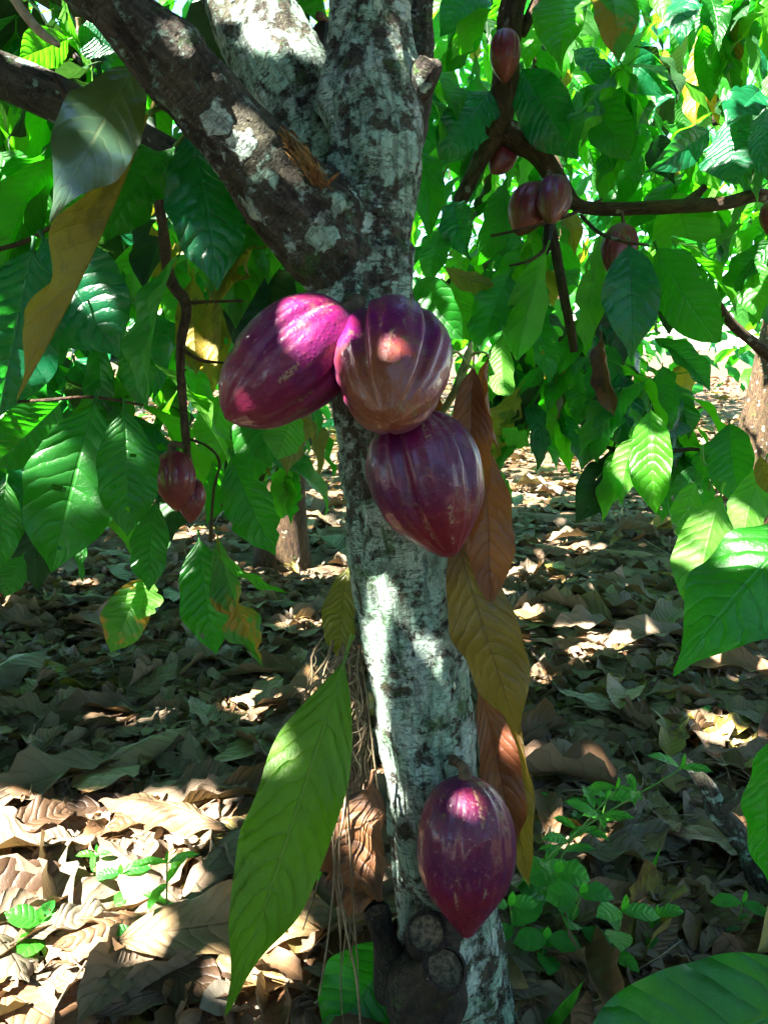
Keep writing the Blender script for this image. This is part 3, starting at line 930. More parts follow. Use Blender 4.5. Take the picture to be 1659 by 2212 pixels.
# ------------------------------------------------------------------ other cocoa trees
def plain_trunk(x, y, h, r, parent, lean=(0, 0), seed=0, crust=.55, nm='trunk', mat='bark'):
    z0 = float(ground_z(np.array([x]), np.array([y]))[0])
    rows = [(x, y, z0 - .15, r * 1.5), (x, y, z0 + .03, r * 1.25), (x + lean[0] * .2, y + lean[1] * .2, z0 + h * .2, r), (x + lean[0] * .6, y + lean[1] * .6, z0 + h * .6, r * .9), (x + lean[0], y + lean[1], z0 + h, r * .75)]
    return tube(nm, [q[:3] for q in rows], [q[3] for q in rows], M[mat], parent, 20, 46, .10, seed, crust)


left_tree = thing('cocoa_tree', 'cocoa tree at the left whose grey limb crosses behind the waxy leaf', 'tree', (-1.3, 1.62, 0))
right_tree = thing('cocoa_tree', 'cocoa tree at the right whose forked brown branch carries several dark red pods', 'tree', (2.1, 2.9, 0))
back_tree = thing('cocoa_tree', 'shaded cocoa tree with a dark trunk standing behind the left pods', 'tree', (-.46, 3.55, 0))
pale_tree = thing('cocoa_tree', 'distant cocoa tree with a pale sunlit trunk at the right edge', 'tree', (3.02, 6.6, 0))
far_tree = thing('cocoa_tree', 'distant cocoa tree with thin trunk beyond the bright patch of litter', 'tree', (1.75, 7.8, 0))
plain_trunk(-1.3, 1.62, 2.4, .09, left_tree, (.1, .1), 1)
plain_trunk(2.1, 2.9, 2.6, .09, right_tree, (-.1, .1), 2)
plain_trunk(-.46, 3.55, 2.8, .105, back_tree, (.05, .1), 3, .15, mat='bark_far')
plain_trunk(3.02, 6.6, 3.0, .14, pale_tree, (.4, .1), 4, .3, mat='bark_far')
plain_trunk(1.75, 7.8, 3.0, .10, far_tree, (-.2, .1), 5, .3, mat='bark_far')
plain_trunk(1.55, 7.75, 2.4, .06, far_tree, (-.5, .1), 6, .3, 'limb', 'bark_far')


def branch(rows, parent, nm='branch', mat='bark_far', sides=12, n=40, bumps=.14, seed=0, crust=.35, yv=None):
    pr = [(PY(u, v, y), hw * DY(v, y) / F) for u, v, hw, y in rows]
    return tube(nm, [p for p, _ in pr], [r for _, r in pr], M[mat], parent, sides, n, bumps, seed, crust)


o = branch([(-560, 60, 60, 1.62), (-250, 95, 52, 1.45), (-60, 140, 48, 1.38), (100, 205, 50, 1.36), (250, 285, 48, 1.34), (390, 360, 46, 1.34), (500, 425, 44, 1.34), (620, 470, 38, 1.36)], left_tree, 'limb', 'bark', 22, 90, .10, 3, .38)
o['label'] = 'grey rough limb crossing behind the waxy leaf'
branch([(340, 330, 11, 1.33), (345, 420, 11, 1.31), (352, 500, 12, 1.30), (368, 600, 12, 1.30), (402, 660, 12, 1.29), (392, 740, 11, 1.29), (392, 830, 10, 1.30), (400, 920, 9, 1.30), (405, 975, 8, 1.30)], left_tree, 'twig', 'bark_far', 8, 44, .25, 4, .15)
branch([(402, 655, 5, 1.29), (450, 652, 4, 1.29), (525, 650, 3, 1.28)], left_tree, 'twig', 'bark_far', 6, 12, .2, 5, .1)
branch([(395, 755, 4, 1.29), (435, 778, 4, 1.28), (490, 785, 3, 1.28)], left_tree, 'twig', 'bark_far', 6, 12, .2, 6, .1)
branch([(400, 945, 4, 1.30), (450, 965, 3, 1.3), (475, 1000, 3, 1.32), (462, 1060, 3, 1.34), (455, 1170, 4, 1.36)], left_tree, 'twig', 'bark_far', 6, 20, .2, 7, .1)
branch([(-20, 870, 4, 1.2), (90, 865, 4, 1.2), (200, 858, 4, 1.22), (310, 875, 3, 1.25)], left_tree, 'twig', 'bark_far', 6, 20, .2, 8, .1)
branch([(-30, 545, 5, 1.4), (60, 520, 5, 1.4), (150, 465, 4, 1.38), (230, 425, 3, 1.36)], left_tree, 'twig', 'bark_far', 6, 20, .2, 9, .1)
branch([(322, 245, 6, .95), (350, 232, 6, .97), (372, 236, 6, .99), (400, 285, 6, 1.0), (412, 270, 7, .97)], tree, 'twig', 'stem', 6, 20, .1, 10, .1)
branch([(400, 290, 5, 1.0), (380, 315, 5, 1.02)], tree, 'twig', 'stem', 6, 10, .1, 10, .1)
branch([(20, -20, 10, 1.15), (60, 35, 11, 1.12), (95, 75, 10, 1.1), (128, 98, 6, 1.09)], left_tree, 'twig', 'twig_pale', 7, 20, .1, 11)
branch([(118, 160, 4, 1.28), (150, 220, 10, 1.27), (178, 270, 13, 1.3)], left_tree, 'twig', 'bark_far', 7, 14, .2, 12, .1)
branch([(40, 60, 3, 1.8), (640, 130, 8, 1.9), (670, 300, 8, 1.9)], back_tree, 'twig', 'bark_far', 7, 14, .2, 13)
# the dark trunk beyond also leans out a branch
branch([(600, 1000, 20, 3.4), (640, 900, 18, 3.2), (655, 820, 14, 3.0)], back_tree, 'branch', 'bark_far', 8, 14, .2, 14)

YB = 2.5
branch([(1750, 500, 16, 2.8), (1659, 425, 15, 2.55), (1560, 440, 14, YB), (1420, 448, 15, YB), (1300, 452, 16, YB), (1240, 440, 17, YB), (1200, 385, 22, YB), (1150, 320, 25, YB), (1090, 285, 30, YB)], right_tree, 'branch', 'bark_far', 12, 70, .16, 21, .25)
branch([(1130, -60, 28, YB), (1108, 0, 28, YB), (1098, 100, 27, YB), (1088, 200, 27, YB), (1075, 270, 30, YB), (1045, 330, 22, YB), (1015, 390, 17, YB), (990, 440, 15, YB)], right_tree, 'branch', 'bark_far', 12, 70, .16, 22, .25)
branch([(1125, 75, 12, YB), (1145, 30, 11, YB), (1170, -20, 10, YB)], right_tree, 'branch', 'bark_far', 8, 16, .16, 23, .1)
branch([(1180, 470, 14, YB), (1195, 520, 12, 2.45), (1210, 600, 11, 2.4), (1230, 700, 10, 2.35), (1240, 760, 8, 2.35)], right_tree, 'branch', 'bark_far', 8, 30, .16, 24, .2)
branch([(1480, 440, 12, YB), (1505, 420, 11, YB), (1522, 402, 9, YB)], right_tree, 'twig', 'bark_far', 7, 10, .2, 25)
branch([(1060, 510, 3, 2.3), (1150, 490, 4, 2.3), (1240, 460, 4, 2.3), (1300, 430, 3, 2.3)], right_tree, 'twig', 'bark_far', 6, 20, .2, 26)
branch([(1255, 465, 4, 2.4), (1290, 500, 4, 2.3), (1340, 520, 4, 2.2), (1400, 530, 3, 2.2)], right_tree, 'twig', 'bark_far', 6, 20, .2, 27)
branch([(1160, 30, 7, 2.9), (1158, 140, 8, 2.9), (1165, 280, 9, 2.9), (1170, 360, 8, 2.9)], right_tree, 'twig', 'bark_far', 7, 20, .2, 28)
branch([(1100, 575, 3, 2.3), (1150, 560, 4, 2.3), (1185, 530, 4, 2.4)], right_tree, 'twig', 'bark_far', 6, 14, .2, 29)
branch([(1700, 800, 14, 3.6), (1640, 750, 13, 3.5), (1580, 700, 11, 3.4), (1540, 640, 9, 3.3)], right_tree, 'branch', 'bark_far', 8, 20, .16, 30)
branch([(1530, 80, 9, 2.8), (1560, 50, 9, 2.8), (1595, 20, 8, 2.8)], right_tree, 'twig', 'bark_far', 7, 10, .2, 31)
branch([(1545, 270, 8, 3.0), (1548, 150, 8, 3.0), (1555, 60, 8, 3.0)], right_tree, 'twig', 'bark_far', 7, 10, .2, 32)
branch([(1280, 960, 4, 2.2), (1390, 980, 5, 2.2), (1500, 970, 5, 2.2), (1545, 990, 6, 2.2), (1590, 960, 7, 2.2)], right_tree, 'twig', 'bark_far', 6, 20, .2, 33)
branch([(1515, 960, 4, 2.1), (1518, 1000, 4, 2.1), (1540, 1015, 3, 2.1), (1530, 1060, 3, 2.1)], right_tree, 'twig', 'stem', 6, 14, .1, 34)

pods_far = [
    ((1092, 62, 2.42), (1090, 180, 2.40), .043, 'pod_d', 'dark red furrowed pod on the upper right branch, topmost there', (1098, 40, 2.48)),
    ((1108, 316, 2.56), (1062, 374, 2.50), .040, 'pod_d', 'small shaded crimson pod tucked under the right branch fork', (1100, 295, 2.5)),
    ((1165, 400, 2.42), (1118, 508, 2.36), .058, 'pod_d', 'dull red pod of the touching pair on the right branch, lower left one', (1185, 395, 2.48)),
    ((1200, 388, 2.40), (1192, 480, 2.28), .050, 'pod_c', 'olive and rose pod of the touching pair on the right branch, upper right one', (1205, 400, 2.48)),
    ((1345, 488, 2.46), (1325, 598, 2.38), .054, 'pod_d', 'maroon pod with a yellowish patch hanging alone below the horizontal branch', (1342, 455, 2.5)),
    ((1665, 430, 2.3), (1662, 510, 2.3), .030, 'pod_d', 'dark red pod cut off by the right edge of the picture', (1668, 415, 2.5)),
    ((1186, 470, 2.46), (1180, 555, 2.44), .016, 'pod_black', 'thin shrivelled brown pod hanging below the touching pair', (1186, 455, 2.48)),
    ((372, 972, 1.30), (384, 1105, 1.27), .0325, 'pod_d', 'small dusty pink pod at the end of the hanging left twig', (403, 965, 1.30)),
    ((415, 1030, 1.34), (412, 1130, 1.31), .024, 'pod_d', 'small red pod half hidden behind the dusty pink one', (404, 972, 1.31)),
    ((172, 70, 1.75), (175, 182, 1.72), .030, 'pod_black', 'dark pod silhouetted at the upper left behind the leaves', (170, 40, 1.75)),
    ((705, 55, 1.42), (700, 132, 1.38), .024, 'pod_black', 'dark pod showing between the middle and right limbs', (690, 35, 1.3)),
]
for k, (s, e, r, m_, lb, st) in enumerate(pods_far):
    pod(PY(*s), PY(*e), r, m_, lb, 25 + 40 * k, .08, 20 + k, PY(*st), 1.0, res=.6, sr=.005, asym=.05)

# ------------------------------------------------------------------ leaves one can tell apart
# near, upper left
hero(296, 140, 108, 482, 165, .93, -14, 'waxy', tree, d1=.86, bend=.25, fold=-.12, wave=.03, quilt=.007, hook=.5, tipcurl=.1, aim=(.336, -.94, .02), drip=True, label='waxy grey leaf reflecting the blue sky')
hero(326, 238, 36, 868, 62, .97, 112, 'yellow', tree, d1=.92, bend=-.2, fold=.5, wave=.03, quilt=.004, twist=.25, label='olive yellow leaf seen edge-on, folded along its midrib')
hero(414, 278, 472, 628, 165, .98, -12, 'teal', tree, d1=.96, bend=.5, fold=-.15, wave=.04, quilt=.012, label='deep green leaf hanging below the dark limb')
hero(378, 318, 226, 522, 120, 1.02, 25, 'green', tree, bend=.9, wave=.10, wfreq=4, twist=.9, quilt=.02, crumple=.03)
L = left_tree
hero(95, 515, 258, 770, 215, 1.26, 10, 'teal', L, bend=.4, quilt=.012)
hero(70, 540, -5, 905, 190, 1.18, -8, 'teal', L, bend=.3, quilt=.012)
hero(205, 872, 112, 1238, 190, 1.20, 8, 'green', L, bend=.35, holes=3, quilt=.012)
hero(270, 885, 276, 1160, 130, 1.16, -10, 'green', L, bend=.3, holes=3)
hero(338, 1085, 322, 1278, 85, 1.28, 20, 'green', L)
hero(130, 870, -20, 1010, 130, 1.24, -12, 'green', L)
hero(215, 735, 232, 935, 66, 1.5, 20, 'green', L)
hero(272, 715, 305, 885, 85, 1.5, -25, 'green', L)
hero(386, 550, 322, 885, 100, 1.18, 68, 'green', L, fold=.5, twist=.2)
hero(418, 600, 425, 810, 80, 1.62, 170, 'yellow', L)
hero(480, 590, 470, 830, 85, 1.62, 190, 'yellow', L, holes=2)
hero(330, 490, 350, 610, 80, 1.5, 175, 'yellow', L)
hero(520, 510, 525, 700, 45, 1.4, 50, 'olive', L)
hero(430, 1165, 468, 1415, 112, 1.36, 12, 'green', L, holes=1)
hero(470, 1160, 568, 1440, 92, 1.34, 30, 'spotted', L, ragged=.6, twist=.4)
hero(320, 1245, 240, 1410, 100, 1.4, 15, 'spotted', L)
hero(318, 1250, 300, 1340, 80, 1.36, -160, 'lime', L, ragged=.5)
hero(500, 985, 596, 1200, 118, 1.34, 20, 'green', L, ragged=.35)
hero(640, 885, 598, 995, 92, 1.42, 160, 'lime', L)
hero(15, 1040, 0, 1235, 85, 1.2, 15, 'green', L)
hero(50, 1200, 10, 1290, 60, 1.4, 15, 'green', L)
hero(470, 1195, 625, 1282, 26, 1.3, 40, 'lime', L)
hero(195, 1130, 180, 1260, 30, 1.3, 50, 'green', L)
hero(150, 85, 42, 128, 85, 1.3, 170, 'lime', L)
hero(560, 880, 585, 1010, 75, 1.45, 20, 'green', L)
hero(0, 330, 120, 470, 110, 1.6, 20, 'green', L)
hero(250, 110, 170, 60, 90, 1.5, 10, 'teal', L)
for a in [(560, 560, 605, 720, 95, 1.8), (300, 520, 285, 690, 90, 1.7), (480, 850, 455, 1000, 90, 1.8), (545, 860, 530, 1000, 70, 1.7), (630, 640, 615, 800, 80, 2.0), (150, 200, 130, 330, 80, 1.9), (40, 380, 70, 520, 80, 1.8), (330, 250, 350, 380, 60, 1.9), (255, 1000, 245, 1130, 60, 1.7), (60, 20, 90, 130, 80, 1.6)]:
    hero(*a, random.uniform(140, 200), 'lime', L, nv=20, nu=10)
# low on the trunk
hero(752, 1225, 732, 1428, 78, 1.12, 20, 'olive', tree, fold=.3, label='olive leaf half hidden behind the trunk')
hero(742, 1432, 487, 2195, 195, .90, 172, 'big', tree, d1=.86, bend=-.3, fold=.10, wave=.04, quilt=-.022, hook=-.2, nveins=13, drip=True, twist=.2, nv=60, nu=26, label='very large pale green leaf hanging left of the trunk, underside to the viewer')
hero(735, 1660, 688, 1905, 90, 1.02, 150, 'lime', tree)
hero(850, 2040, 705, 2260, 190, 1.17, -10, 'green', tree, d1=1.10, bend=.5, label='green leaf at the foot of the trunk')
hero(800, 1690, 755, 1985, 185, 1.03, 15, 'dead', tree, bend=.6, crumple=.09, wave=.09, side=1.2, twist=.6, ragged=.3, nv=30, nu=16, label='crumpled dead brown leaf caught beside the trunk')
# reddish shoot on the right of the trunk
shoot = link('shoot', None)
put(shoot, tree)
v_, f_, b_ = tube_arrays([tuple(PY(*q)) for q in ((945, 905, 1.0), (968, 870, .985), (985, 840, .975), (1000, 800, .97), (1012, 765, .965), (1018, 738, .96))], [.0042, .0045, .005, .0055, .005, .002], 9, 26, .12, 5)
bpy.data.objects.remove(shoot)
shoot = put(link('shoot', make_mesh('shoot', v_, f_), M['stem_pale'], label='pale green young shoot with drooping reddish leaves'), tree)
SHM = Matrix.Identity(4)


def shoot_leaf(*a, **k):
    o = hero(*a, tree, **k)
    o.parent = shoot
    o.matrix_parent_inverse = Matrix.Identity(4)
    return o


def petiole(pts, r=.0016):
    v_, f_, _ = tube_arrays([tuple(PY(*q)) for q in pts], [r] * len(pts), 6, 14)
    o = link('leaf_stalk', make_mesh('leaf_stalk', v_, f_), M['stem_pale'])
    o.parent = shoot
    return o


petiole([(1012, 770, .965), (1030, 762, .955), (1048, 762, .95), (1058, 775, .95)])
petiole([(1008, 785, .965), (990, 762, .955), (975, 760, .95), (968, 790, .95)])
petiole([(1000, 805, .97), (1010, 790, .955), (1022, 795, .95)], .002)
shoot_leaf(1022, 790, 1018, 1180, 98, .95, 12, 'red', nveins=15, bend=.3, fold=.25, quilt=.006)
shoot_leaf(1056, 772, 1080, 975, 62, .95, 62, 'red', nveins=15, bend=.5, fold=.5, quilt=.006)
shoot_leaf(1045, 960, 1060, 1318, 105, .98, -8, 'red', nveins=15, bend=.35, fold=.2, quilt=.006)
shoot_leaf(968, 780, 955, 930, 40, .97, 60, 'red', fold=.4)
shoot_leaf(985, 1150, 1122, 1590, 145, .99, 10, 'tan', nveins=14, bend=.5, fold=-.15, quilt=.008, twist=-.5, nv=50)
shoot_leaf(1036, 1470, 1112, 1850, 88, 1.12, -14, 'red', nveins=15, bend=.3, fold=.25, quilt=.006)
shoot_leaf(1084, 1440, 1142, 1915, 92, 1.15, 18, 'tan', nveins=14, bend=.4, quilt=.008)
shoot_leaf(985, 1140, 1005, 1270, 50, 1.0, 25, 'red', fold=.3)
# long dry grass stalk arching right of the trunk
put(tube('dry_tendril', [PY(1000, 1338, .95), PY(1060, 1360, .93), PY(1110, 1410, .92), PY(1132, 1480, .92), PY(1125, 1545, .93)], [.0012] * 5, M['silk'], None, 5, 30, 0), tree)

R_ = right_tree
for a in [  # u0 v0 u1 v1 width depth roll material
    (1225, -30, 1212, 158, 108, 2.2, 8, 'lime'), (1305, -40, 1335, 138, 92, 2.2, -15, 'spotted'), (1060, 195, 950, 362, 108, 2.3, 10, 'teal'), (1045, -30, 950, 80, 90, 2.4, 12, 'teal'),
    (1060, 20, 975, 130, 55, 2.3, 150, 'lime'), (1128, 150, 1250, 345, 108, 2.3, 8, 'teal'), (1245, 195, 1358, 350, 98, 2.35, -12, 'green'), (1330, 95, 1465, 205, 78, 2.4, 12, 'teal'),
    (1240, 108, 1326, 205, 50, 2.3, -20, 'teal'), (1328, 135, 1376, 290, 80, 2.4, 165, 'lime'), (1512, 105, 1503, 285, 52, 2.5, 20, 'yellow'), (1556, 70, 1556, 275, 34, 2.6, 30, 'yellow'),
    (1640, 195, 1570, 275, 78, 2.1, 12, 'teal'), (1568, 262, 1592, 400, 118, 2.1, 4, 'teal'), (1532, 282, 1390, 375, 68, 2.2, -15, 'teal'), (1652, 235, 1655, 390, 60, 2.0, 10, 'teal'),
    (1460, 415, 1502, 570, 125, 2.4, 175, 'lime'), (980, 435, 1018, 565, 68, 2.2, 15, 'teal'), (913, 325, 928, 530, 62, 2.0, -10, 'green'), (955, 500, 925, 610, 60, 2.2, 10, 'green'),
    (1100, 590, 1032, 775, 82, 2.2, 14, 'green'), (1178, 545, 1118, 780, 80, 2.1, 170, 'lime'), (1085, 720, 1096, 858, 56, 2.1, 165, 'lime'), (1160, 685, 1186, 830, 56, 2.2, -15, 'green'),
    (1292, 525, 1262, 762, 60, 2.2, 165, 'lime'), (1358, 530, 1363, 785, 108, 2.1, -6, 'teal'), (1418, 535, 1555, 740, 118, 2.2, 10, 'green'), (1390, 535, 1422, 695, 50, 2.3, 25, 'lime'),
    (902, 605, 1002, 735, 92, 2.1, 12, 'green'), (978, 595, 1018, 745, 72, 2.3, 170, 'lime'), (962, 578, 1068, 615, 46, 2.2, 150, 'olive'), (1405, 885, 1416, 1110, 80, 2.0, 6, 'lime'),
    (1372, 940, 1342, 1088, 56, 2.05, 160, 'lime'), (1575, 915, 1602, 1100, 86, 2.1, 12, 'green'), (1498, 1005, 1463, 1115, 58, 2.1, -12, 'green'), (1085, 925, 1142, 965, 46, 2.3, 160, 'lime'),
    (1072, 1010, 1102, 1110, 36, 2.0, 20, 'lime'), (1556, 1070, 1496, 1345, 118, 1.3, 168, 'lime'), (1500, 1040, 1470, 1180, 60, 1.6, 160, 'lime'), (1650, 1000, 1610, 1180, 80, 1.4, 165, 'lime'), (1602, 1070, 1588, 1215, 70, 1.55, 12, 'green'), (1480, 560, 1500, 700, 60, 2.5, 15, 'green'),
    (1625, 560, 1640, 700, 70, 2.4, 15, 'lime'), (1430, 790, 1450, 930, 60, 2.3, 10, 'green'), (1250, 800, 1262, 930, 55, 2.4, 12, 'green'), (1540, 950, 1510, 1060, 50, 2.2, 30, 'green'),
]:
    u0, v0, u1, v1, w, d, rl, m_ = a
    k = random.randrange(len(HANG))
    place(P(u0, v0, d), P(u1, v1, d - random.uniform(0, .08)), rl, R_, m_, HANG[k], ('hang', k), w * 1.1, 'leaf', d)
k = 5
o = hero(1298, 728, 1326, 900, 62, 2.1, 25, 'dead', R_, side=1.6, crumple=.06, twist=.8, label='curled dead brown leaf hanging among the green ones')
# sapling at the right edge, its stem outside the picture
sap = thing('cocoa_sapling', 'young cocoa sapling at the right edge reaching big glossy leaves into the picture', 'sapling', (.66, .86, 0))
tube('stem', [(.66, .86, -.05), (.67, .86, .3), (.65, .87, .6), (.64, .88, .95)], [.010, .009, .007, .004], M['stem'], sap, 8, 24, .1, 2)
hero(1760, 1110, 1453, 1462, 225, .86, 14, 'green', sap, d1=.82, bend=.55, fold=-.2, quilt=.010, hook=.3, drip=True, nv=50, nu=24, label='big glossy leaf with a browned drip tip at the right edge')
hero(1810, 2125, 1190, 2370, 300, .78, -16, 'green', sap, d1=.74, bend=.4, fold=-.1, quilt=.010, nv=50, nu=24, label='broad green leaf in the lower right corner')
hero(1672, 1590, 1662, 1915, 100, .92, 40, 'green', sap, bend=.4)
hero(1640, 985, 1665, 1070, 40, 1.2, 20, 'olive', sap)
branch([(1720, 1120, 5, .86), (1740, 1130, 5, .87), (1790, 1200, 6, .88)], sap, 'leaf_stalk', 'stem', 6, 10, .1, 3)

# ------------------------------------------------------------------ leaves that fill the crowns (clusters on twigs)
def clusters(n, ulim, vfun, ylim, per=(3, 6), lsize=(.17, .30)):
    out = []
    while len(out) < n:
        u, y = random.uniform(*ulim), random.uniform(*ylim)
        v0, v1 = vfun(u)
        v = random.uniform(v0, v1)
        c = PY(u, v, y)
        if c.z < .12:
            continue
        head = random.uniform(0, 6.28)
        for k in range(random.randint(*per)):
            a = head + random.gauss(0, 1.1)
            dr = Vector((math.cos(a) * .55, math.sin(a) * .55, -random.uniform(.45, 1.5))).normalized()
            L_ = random.uniform(*lsize)
            b = c + Vector((random.gauss(0, .03), random.gauss(0, .03), random.gauss(0, .05)))
            nrm = Vector((dr.x, dr.y, 0)).normalized() * .6 + Vector((random.gauss(0, .4), random.gauss(0, .4) - .25, random.uniform(.2, .8)))
            out.append((b, dr, nrm, L_, random.uniform(.34, .46)))
    return out[:n]


def emit(leaves, parent, mix, keep, far_name='foliage'):
    """the leaves that show largest become objects, the rest one mass"""
    pos = np.array([tuple(l[0]) for l in leaves])
    mid = pos + np.array([tuple(l[1] * l[3] * .5) for l in leaves])
    u, v, d = to_uv(mid)
    inside = (u > -60) & (u < 1720) & (v > -60) & (v < 2270)
    score = np.where(inside, d, d + 50)
    order = np.argsort(score)
    names, wts = zip(*mix)
    mats = random.choices(names, wts, k=len(leaves))
    for i in order[:keep]:
        b, dr, nrm, L_, W_ = leaves[i]
        k = random.randrange(len(HANG))
        leaf_object('leaf', HANG[k], ('hang', k), mats[i], tuple(b), tuple(dr), tuple(nrm), L_, W_, parent)
    rest = order[keep:]
    if len(rest):
        batch(far_name, COARSE, rng.integers(0, len(COARSE), len(rest)), pos[rest], np.array([tuple(leaves[i][1]) for i in rest]), np.array([tuple(leaves[i][2]) for i in rest]),
              np.array([leaves[i][3] for i in rest]), np.array([leaves[i][4] for i in rest]), rng.random(len(rest)), [M[n_] for n_ in names], np.array([names.index(mats[i]) for i in rest]), parent)


MIXD = (('dim', 2.6), ('green', 4), ('teal', 2.5), ('lime', 3.5), ('olive', .3), ('yellow', .5))
MIXL = (('dim', 1.4), ('green', 3.6), ('teal', 2), ('lime', 4.5), ('yellow', .35), ('olive', .3))


def v_left(u):
    return -120, (1080 if u < 130 else 960 if u < 420 else 900)


def v_right(u):
    return -120, np.interp(u, [880, 1000, 1080, 1330, 1360, 1420, 1720], [560, 640, 760, 800, 900, 620, 600])


emit(clusters(230, (-80, 640), v_left, (1.45, 2.3)), left_tree, MIXD, 230)
emit(clusters(260, (-200, 660), v_left, (2.3, 4.2)), back_tree, MIXD, 130)
emit(clusters(330, (880, 1720), v_right, (2.35, 3.6)), right_tree, MIXL, 240)
emit(clusters(300, (880, 1800), lambda u: (-120, np.interp(u, [880, 1080, 1330, 1420, 1720], [640, 800, 840, 640, 600])), (3.6, 5.2)), far_tree, MIXL, 90)
emit(clusters(300, (1100, 1900), lambda u: (-150, 640), (5.0, 7.5), lsize=(.2, .32)), pale_tree, MIXL, 30)
# right-hand lower spray
emit(clusters(44, (1330, 1580), lambda u: (780, 960), (2.1, 2.8)), right_tree, MIXL, 44)
emit(clusters(26, (1040, 1340), lambda u: (640, 800), (2.4, 3.0)), right_tree, MIXD, 26)
emit(clusters(46, (430, 690), lambda u: (780, 1010), (1.9, 3.2)), back_tree, MIXD, 46)
emit(clusters(60, (1060, 1340), lambda u: (720, 930), (2.5, 3.6)), far_tree, MIXD, 60)


def world_leaves(n, box, lsize=(.2, .32), clump=6, spread=.28):
    out = []
    while len(out) < n:
        c = Vector((random.uniform(*box[0]), random.uniform(*box[1]), random.uniform(*box[2])))
        for k in range(clump):
            a = random.uniform(0, 6.28)
            dr = Vector((math.cos(a), math.sin(a), -random.uniform(.1, 1.0))).normalized()
            out.append((c + Vector((random.gauss(0, spread), random.gauss(0, spread), random.gauss(0, spread * .6))), dr, Vector((random.gauss(0, .35), random.gauss(0, .35), 1)), random.uniform(*lsize), random.uniform(.36, .46)))
    return out[:n]


# far-off plantation, one mass of foliage
wood = thing('distant_wood', 'bright green mass of distant cocoa foliage closing the background', 'trees', (0, 13, 0))
del wood['category'], wood['label']
bpy.data.objects.remove(wood)
far = []
for k in range(46):
    a = random.uniform(-.62, .62)
    r = random.uniform(8.5, 17)
    c = (math.sin(a) * r, math.cos(a) * r)
    far += world_leaves(130, ((c[0] - 1.3, c[0] + 1.3), (c[1] - 1.3, c[1] + 1.3), (.9 if k % 3 else .1, 4.6 + r * .12)), (.26, .42), 5, .35)
pos = np.array([tuple(l[0]) for l in far])
batch('distant_wood', COARSE, rng.integers(0, 4, len(far)), pos, np.array([tuple(l[1]) for l in far]), np.array([tuple(l[2]) for l in far]), np.array([l[3] for l in far]), np.array([l[4] for l in far]), rng.random(len(far)),
      [M['green'], M['lime'], M['teal']], rng.choice(3, len(far), p=[.45, .4, .15]), None, label='bright green mass of distant cocoa foliage closing the background')

# ------------------------------------------------------------------ unseen crowns overhead, leaves carved and added to place the sun flecks
sunv = np.array(SUN)
lit = []                                       # (point, radius): places the sun reaches


bpy.context.view_layer.update()
_dg = bpy.context.evaluated_depsgraph_get()


def seen(u, v, y):
    h = SC.ray_cast(_dg, CAM, (P(u, v, 1) - CAM).normalized())
    return tuple(h[1]) if h[0] and abs(h[1].y - y) < .25 else tuple(PY(u, v, y))


def lit_ground(u, v, r):
    lit.append((tuple(G(u, v)), r))


for u, v, r in [(60, 1830, .10), (160, 1850, .11), (280, 1830, .10), (400, 1800, .09), (480, 1830, .06), (100, 1920, .10), (230, 1920, .12), (360, 1920, .09), (40, 1990, .06), (180, 2010, .07), (440, 1960, .05), (300, 2040, .05), (120, 2100, .05), (620, 2150, .05), (40, 2180, .06), (330, 1870, .09), (150, 1890, .1), (20, 1930, .08), (60, 2080, .05), (230, 2080, .04), (200, 2160, .04), (660, 2130, .06), (700, 2090, .04), (420, 2080, .03), (860, 1960, .03), (1300, 1855, .02), (1450, 1775, .02), (1600, 1700, .03), (1585, 1765, .025), (1400, 2000, .015), (1150, 1960, .015), (1350, 2130, .02), (1230, 2060, .02), (1500, 1900, .02), (1200, 1700, .02), (1320, 1700, .02),
                (340, 1560, .05), (170, 1590, .05), (250, 1570, .04), (450, 1510, .05), (560, 1530, .06), (640, 1550, .04), (600, 1480, .03), (60, 1600, .05), (20, 1330, .06), (210, 1290, .03), (690, 1440, .03),
                (1330, 1410, .07), (1290, 1400, .05), (1390, 1395, .05), (1160, 1350, .05), (1320, 1290, .05), (1400, 1300, .05), (1110, 1300, .04), (1550, 1600, .08), (1620, 1640, .07), (1250, 1850, .05), (1480, 1640, .04), (1640, 1480, .05),
                (1120, 1060, .25), (1200, 1050, .3), (1270, 1060, .25), (1180, 1090, .2), (680, 960, .3), (690, 1010, .3), (300, 1080, .2), (230, 1110, .2), (150, 1090, .2), (1560, 840, 1.2), (1500, 800, 1.5), (1620, 860, 1.0), (1635, 960, .5), (1450, 780, 1.5), (700, 1080, .2)]:
    lit_ground(u, v, r)
for v in np.arange(1205, 1720, 22):            # the lit stripe down the left of the trunk
    lit.append((seen(float(np.interp(v, [1200, 1450, 1720], [806, 814, 836])), float(v), .97), .0045))
